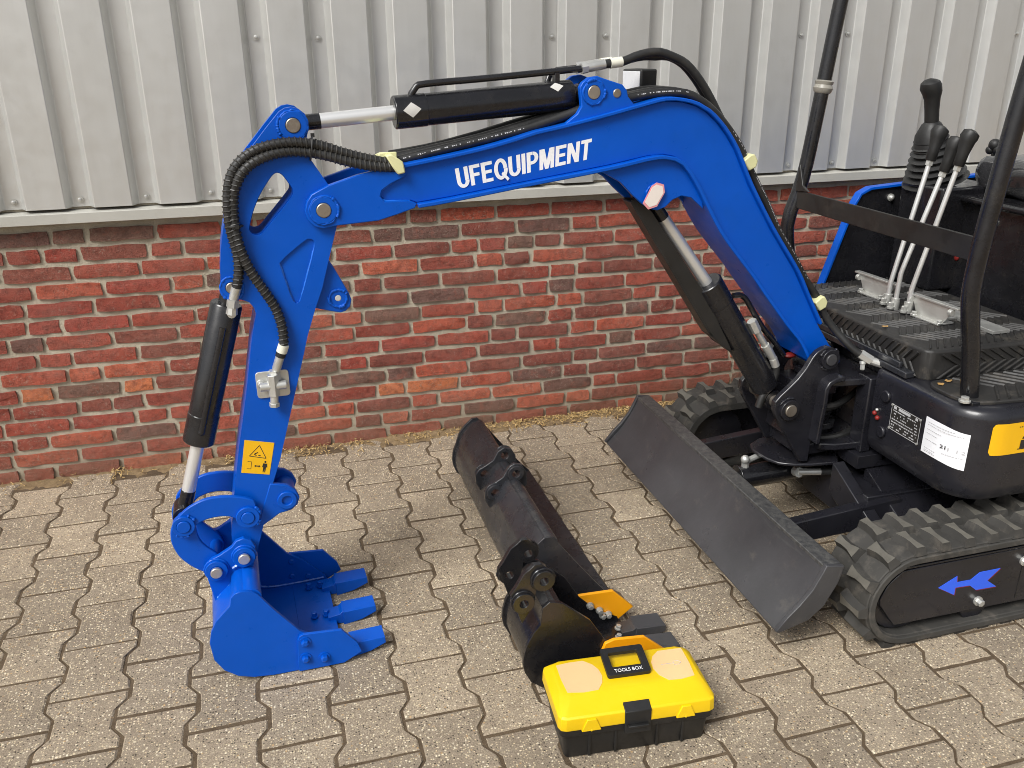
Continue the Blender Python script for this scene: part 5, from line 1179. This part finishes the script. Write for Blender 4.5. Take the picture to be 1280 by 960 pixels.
# ---------------- rubber tracks
FXC, RXC, RZ = 1.497, 2.72, .138
def tpath(r, n=16):
    pts = []
    for i in range(n+1): t = math.pi/2+math.pi*i/n; pts.append((FXC+r*math.cos(t), RZ+r*math.sin(t)))
    for i in range(n+1): t = -math.pi/2+math.pi*i/n; pts.append((RXC+r*math.cos(t), RZ+r*math.sin(t)))
    return pts
lug_mesh = None
for yo, sg in ((-1.672, 1), (-.478, -1)):
    f = lambda x, z, o: Vector((x, yo+sg*o, z)); mb = MB()
    o_, i_ = tpath(.1355), tpath(.108)
    mb.prism(o_, f, .004, .180, [list(reversed(i_))])
    e1, e2 = tpath(.130), tpath(.112); mb.prism(e1, f, -.004, .010, [list(reversed(e2))])
    tr = obj('rubber_track', mb, 'track_rubber', exc, bevel=.003, sharp=40)
    # lugs: two staggered rows round the belt
    peri = []; pth = tpath(.1345, 40); L = [0]
    for a, b in zip(pth, pth[1:]+pth[:1]): L.append(L[-1]+math.hypot(b[0]-a[0], b[1]-a[1]))
    N = 44; pit = L[-1]/N
    def at(u):
        u %= L[-1]
        for i in range(len(pth)):
            if u <= L[i+1]:
                a, b = pth[i], pth[(i+1) % len(pth)]; t = (u-L[i])/(L[i+1]-L[i]); dx, dz = b[0]-a[0], b[1]-a[1]; q = math.hypot(dx, dz); return (a[0]+dx*t, a[1]+dz*t), (dx/q, dz/q)
    if lug_mesh is None:
        m2 = MB()   # a chunky tread bar, waisted, local x along the belt, y across, z out
        bt_ = [(-.018, -.002), (.018, -.002), (.0145, .028), (.0165, .052), (.023, .084), (-.023, .084), (-.0165, .052), (-.0145, .028)]; tp_ = [(-.0115, .003), (.0115, .003), (.008, .028), (.0085, .052), (.0155, .080), (-.0155, .080), (-.0085, .052), (-.008, .028)]
        m2.v = [Vector((x, y, -.002)) for x, y in bt_]+[Vector((x, y, .0215)) for x, y in tp_]; m2.f = [tuple(range(8, 16)), tuple(reversed(range(8)))]+[(i, (i+1) % 8, 8+(i+1) % 8, 8+i) for i in range(8)]
        lug_mesh = obj('track_lug', m2, ['track_rubber', 'track_dust'], tr, local=True, sharp=30); lug_mesh.data.polygons[0].material_index = 1; first = True
    for k in range(N):
        for row in (0, 1):
            (x, z), (dx, dz) = at((k+.5*row)*pit)
            if z < .012 and abs(x-2.1) < .58: pass
            if first: o = lug_mesh; first = False
            else: o = bpy.data.objects.new('track_lug', lug_mesh.data); col.objects.link(o); o.parent = tr
            nx_, nz2 = -dz, dx
            if (x-2.1)*nx_*0+ (z-RZ)*nz2 < 0 and abs(z-RZ) > .05: nx_, nz2 = -nx_, -nz2
            elif abs(z-RZ) <= .05 and ((x < 2.1 and nx_ > 0) or (x > 2.1 and nx_ < 0)): nx_, nz2 = -nx_, -nz2
            yd = sg if row == 0 else -sg; ybase = yo + (0.002 if row == 0 else .178)*sg
            X_ = Vector((dx, 0, dz)); Y_ = Vector((0, yd, 0)); Z_ = Vector((nx_, 0, nz2)); 
            if X_.cross(Y_).dot(Z_) < 0: X_ = -X_
            m = Matrix((( X_.x, Y_.x, Z_.x, x-exc.location.x), (X_.y, Y_.y, Z_.y, ybase-exc.location.y), (X_.z, Y_.z, Z_.z, z-exc.location.z), (0, 0, 0, 1))); o.matrix_local = m
    mb = MB(); f2 = lambda x, z, o: Vector((x, yo+sg*(.012+o), z))
    rear = [(2.66, .233), (2.78, .17), (2.78, .11), (2.66, .05)]
    plate = D['track_plate']; pp = [tuple(plate[0]), (2.66, .235)]+rear[1:3]+[(2.66, .052), tuple(plate[4]), tuple(plate[5]), tuple(plate[6]), tuple(plate[7])]
    mb.prism(pp, f2, 0, .006); mb.prism([(p[0]*.985+.02, p[1]*.94+.008) for p in pp], f2, .006, .10); mb.box((1.4627, yo+sg*.012 if sg > 0 else yo-.034, .228), (2.66, yo+sg*.034 if sg > 0 else yo-.012, .2345))
    fr = obj('track_frame', mb, 'black_body', exc, bevel=.002)
    mb = MB(); mb.cyl(f(FXC, RZ, .03), f(FXC, RZ, .15), .105, 36); mb.cyl(f(RXC, RZ, .03), f(RXC, RZ, .15), .105, 36)
    for x in (1.72, 1.98, 2.24, 2.48): mb.cyl(f(x, .062, .02), f(x, .062, .16), .042, 24)
    objs('roller', mb, 'black_body', fr, bevel=.003)
    if sg > 0:
        mb = MB(); mb.prism(D['arrow'], f2, -.0012, -.0004); obj('arrow_sticker', mb, 'arrow_blue', fr, label='blue arrow sticker pointing to the front of the track')
        mb = MB(); mb.prism([(p[0]+.003, p[1]-.003) for p in D['arrow']], f2, -.0006, .0002); obj('arrow_edge', mb, 'print_red', fr)
    for x, z in D['track_bolt']+[(2.3, .09)]:
        mb = MB(); mb.hexbolt(f2(x, z, -.0002), (0, -sg, 0), .010, .018); obj('bolt', mb, 'zinc', fr)
    if sg > 0: mb = MB(); mb.prism([(1.845, .225), (1.848, .225), (1.848, .07), (1.845, .07)], f2, -.0015, 0); obj('panel_joint', mb, 'print_black', fr)
# ------------------------------------------------------------------ loose buckets and tool box
XY = lambda s, z, o: Vector((s, o, z))
wide = empty('ditching_bucket', (.68, -.87, 0), 'long black toothless ditching bucket lying between the blue bucket and the dozer blade', 'bucket', 'spare black buckets')
ws = [(.566, .150), (.582, .197), (.604, .225), (.630, .247), (.649, .247), (.665, .231), (.722, .155), (.776, .085), (.812, .042), (.838, .016), (.838, .003), (.79, .003), (.72, .003), (.66, .004), (.622, .008), (.590, .024), (.568, .047), (.557, .075), (.554, .10), (.557, .125), (.561, .14)]
wp = [(.6545, .260, .0125, .025), (.588, .2045, .0125, .025)]
we = [(.694, .215), (.690, .256), (.676, .281), (.652, .288), (.632, .276), (.617, .248), (.592, .233), (.570, .222), (.558, .204), (.560, .175), (.572, .150), (.60, .14), (.66, .17)]
bw = bucket_parts(wide, 'bucket_shell', ws, -1.285, -.455, 5, 10, we, [(-.803, -.789, 1), (-.921, -.907, -1)], wp, XY, 'used_black', tube_r=.024)
nar = empty('trenching_bucket', (.65, -1.48, 0), 'narrow black digging bucket with orange side cutters leaning behind the tool box', 'bucket', 'spare black buckets')
nbw = D['nb_wall']; nbb = D['nb_back']
ns = [tuple(nbw[1]), tuple(nbw[2]), tuple(nbw[3]), tuple(nbw[4]), tuple(nbw[6]), tuple(nbw[8]), tuple(nbw[10]), tuple(nbw[11]), (.745, .065), (.806, .030), (.815, .006), (.77, .003), (.69, .003), (.62, .003), (.575, .004), (.540, .009), (.505, .036), (.489, .068), (.4845, .093), (.486, .115), (.494, .146)]
npn = [(.5415, .3045, .0105, .027), (.4925, .2515, .0105, .027)]
ne = D['nb_ear']
bn = bucket_parts(nar, 'bucket_shell', ns, -1.575, -1.375, 5, 10, ne, [(-1.432, -1.418, 1), (-1.545, -1.531, -1)], npn, XY, 'black_gloss', tube_r=.018)
for cen in (-1.43, -1.515): tooth_parts(bn, XY, (.80, .018), (.915, .018), .030, cen, .046, 'dark_steel')
cf_ = D['nb_cut_far']; mb = MB(); mb.prism([(.66, .11), (.6995, .118), cf_[1], cf_[2], cf_[3], (.70, .04)], XY, -1.384, -1.374); obj('side_cutter', mb, 'orange_paint', bn, bevel=.0018, label='orange side cutter on the far side of the narrow bucket')
cn_ = D['nb_cut_near']; mb = MB(); mb.prism([cn_[0], cn_[1], cn_[2], cn_[3], (.855, .060), (.81, .012), (.70, .040)], XY, -1.585, -1.5755); obj('side_cutter', mb, 'orange_paint', bn, bevel=.0018, label='orange side cutter just behind the tool box handle')
mb = MB()
for x, z in ((.715, .072), (.742, .052), (.768, .034), (.752, .034)):
    mb.hexbolt((x+.01, -1.386, z+.012), (0, -1, 0), .0075, .014)
mb.hexbolt((.775, -1.47, .030), (.2, 0, 1), .0075, .012); mb.hexbolt((.79, -1.43, .026), (.2, 0, 1), .0075, .012)
objs('bolt', mb, 'zinc', bn, sharp=30, gap=.001)

# tool box
A_ = R(-5.2); ORI = Vector((.515, -1.792, 0))
m = Matrix.Translation(ORI) @ Matrix.Rotation(A_, 4, 'Z')
tb = empty('tool_box', (.68, -1.73, 0), 'yellow and black plastic tool box on the paving in front of the black buckets', 'tool box')
F = lambda x, y, z: m @ Vector((x, y, z))
LB, WB = .326, .150
def rrect(x0, y0, x1, y1, r, n=4):
    p = []
    for cx, cy, t0 in ((x1-r, y1-r, 0), (x0+r, y1-r, 90), (x0+r, y0+r, 180), (x1-r, y0+r, 270)):
        for i in range(n+1): t = R(t0+90*i/n); p.append((cx+r*math.cos(t), cy+r*math.sin(t)))
    return p
def loft(mb, sections, f, cap=True):
    n = len(sections[0][0]); b = len(mb.v)
    for poly, z in sections: mb.v += [f(x, y, z) for x, y in poly]
    for j in range(len(sections)-1):
        for i in range(n): mb.f.append((b+j*n+i, b+j*n+(i+1) % n, b+(j+1)*n+(i+1) % n, b+(j+1)*n+i))
    if cap: mb.f.append(tuple(b+i for i in reversed(range(n)))); mb.f.append(tuple(b+(len(sections)-1)*n+i for i in range(n)))
mb = MB()
loft(mb, [(rrect(.002, .002, LB-.002, WB, .010), .0005), (rrect(0, 0, LB, WB+.002, .012), .004), (rrect(-.006, -.005, LB+.006, WB+.008, .012), .070), (rrect(-.013, -.012, LB+.013, WB+.014, .014), .0705), (rrect(-.014, -.013, LB+.014, WB+.015, .014), .090)], F)
for x in (.055, .115, LB-.115, LB-.055): mb.box((x-.003, -.006, .004), (x+.003, .0, .069), F)
tbody = obj('box_base', mb, 'box_plastic', tb, bevel=.0015, sharp=30)
mb = MB()
loft(mb, [(rrect(-.016, -.015, LB+.016, WB+.017, .016, 2), .0895), (rrect(-.017, -.016, LB+.017, WB+.018, .016, 2), .094), (rrect(-.016, -.014, LB+.016, WB+.017, .016, 2), .120), (rrect(-.013, -.010, LB+.013, WB+.014, .016, 2), .124), (rrect(.000, .034, LB, WB+.004, .022, 2), .1385), (rrect(.006, .040, LB-.006, WB-.002, .022, 2), .1410)], F)
for x in (.055, LB-.055): mb.prism([(x-.022, .086), (x+.022, .086), (x+.016, .102), (x+.010, .116), (x-.010, .116), (x-.016, .102)], lambda a, b, o: F(a, o, b), -.0185, -.008); mb.cyl(F(x, -.019, .0875), F(x, -.017, .0875), .003, 8)
lid = obj('lid', mb, 'yellow_plastic', tb, bevel=.0012, sharp=22)
mb = MB(); hx0, hx1, hy0, hy1 = .116, .218, .070, .146
zt = .150
def HF(x, y, z): return F(x, y, z + .20*(y-hy0))
mb.prism(rrect(hx0, hy0, hx1, hy1, .006), lambda x, y, o: HF(x, y, o), .1415, .1505, [rrect(hx0+.016, hy0+.022, hx1-.016, hy1-.014, .004)])
hd = obj('handle', mb, 'black_plastic', tb, bevel=.0025, seg=3)
obj('lettering', text_mb('TOOLS BOX', [(hx0+.018, hy0+.0065), (hx1-.018, hy0+.0065), (hx1-.018, hy0+.0155), (hx0+.018, hy0+.0155)], lambda x, y: HF(x, y, .1511), bold=.004), 'white_vinyl', hd)
mb = MB(); lx0, lx1 = .130, .190
mb.add([F(lx0, -.018, .0935), F(lx1, -.018, .0935), F(lx1, -.018, .122), F(lx0, -.018, .122), F(lx0, .004, .1325), F(lx1, .004, .1325), F(lx0, -.022, .066), F(lx1, -.022, .066), F(lx0, -.012, .066), F(lx1, -.012, .066), F(lx0, .004, .120), F(lx1, .004, .120)], [(0, 1, 2, 3), (3, 2, 5, 4), (6, 7, 1, 0), (8, 9, 7, 6), (4, 5, 11, 10), (8, 6, 0, 3, 4, 10), (9, 11, 5, 2, 1, 7), (10, 11, 9, 8)])
mb.box((lx0+.006, -.0265, .083), (lx1-.006, -.019, .089), F); obj('latch', mb, 'black_plastic', tb, bevel=.0015)
for x0, x1, lb in ((.012, .106, 'left peach masking film patch with a rounded inner end'), (.228, LB-.010, 'right peach masking film patch with a small key outline')):
    left = x0 < .1; poly = []
    c0, c1 = (.046, .142)
    if left: poly = [(x0+.004, c0), (x0+.04, c0-.006), (x1-.020, c0-.004), (x1-.006, .062), (x1, .084), (x1-.002, .106), (x1-.012, .126), (x1-.030, c1), (x0+.03, c1), (x0, c1-.004), (x0, .09)]
    else: poly = [(x1, c1), (x1-.03, c1), (x0+.03, c1), (x0+.012, .126), (x0+.002, .106), (x0, .084), (x0+.006, .062), (x0+.022, c0-.004), (x0+.05, c0-.006), (x1-.004, c0), (x1, .09)]
    mb = MB(); pp = poly; mb.prism(pp, lambda x, y, o: F(x, y, o), .1405, .1420); obj('film_patch', mb, 'peach_film', lid, label=lb)
mb = MB(); kx, ky = .268, .094
mb.tube([F(kx-.018, ky, .1424), F(kx+.012, ky, .1424)], .0006, 4); mb.tube([F(kx+.012+dx, ky+dy, .1424) for dx, dy in ((0, -.006), (.012, -.006), (.018, 0), (.012, .006), (0, .006))], .0006, 4, closed=True); obj('key_outline', mb, 'print_grey', lid)

# fallen leaf scraps on the machine floor
for i, (x, y, z) in enumerate(((1.712, -1.155, .6945), (1.700, -1.418, .615), (1.735, -1.405, .615))):
    mb = MB(); r_ = random.Random(i); mb.add([Vector((x, y, z))+Vector((math.cos(t)*.012*r_.uniform(.6, 1), math.sin(t)*.008, .004*r_.random())) for t in [k*math.pi/4 for k in range(8)]]+[Vector((x, y, z-.0005))], [tuple(range(8))]+[(k, (k+1) % 8, 8) for k in range(8)])
    tag(obj('leaf_scrap', mb, 'leaf_yellow', loc=(x, y, z)), ['curled yellow leaf scrap on the ribbed mat in front of the levers', 'yellow leaf scrap by the outer front corner of the step mat', 'yellow leaf scrap beside the foot of the near canopy post'][i], 'leaf', 'leaf scraps on the machine')
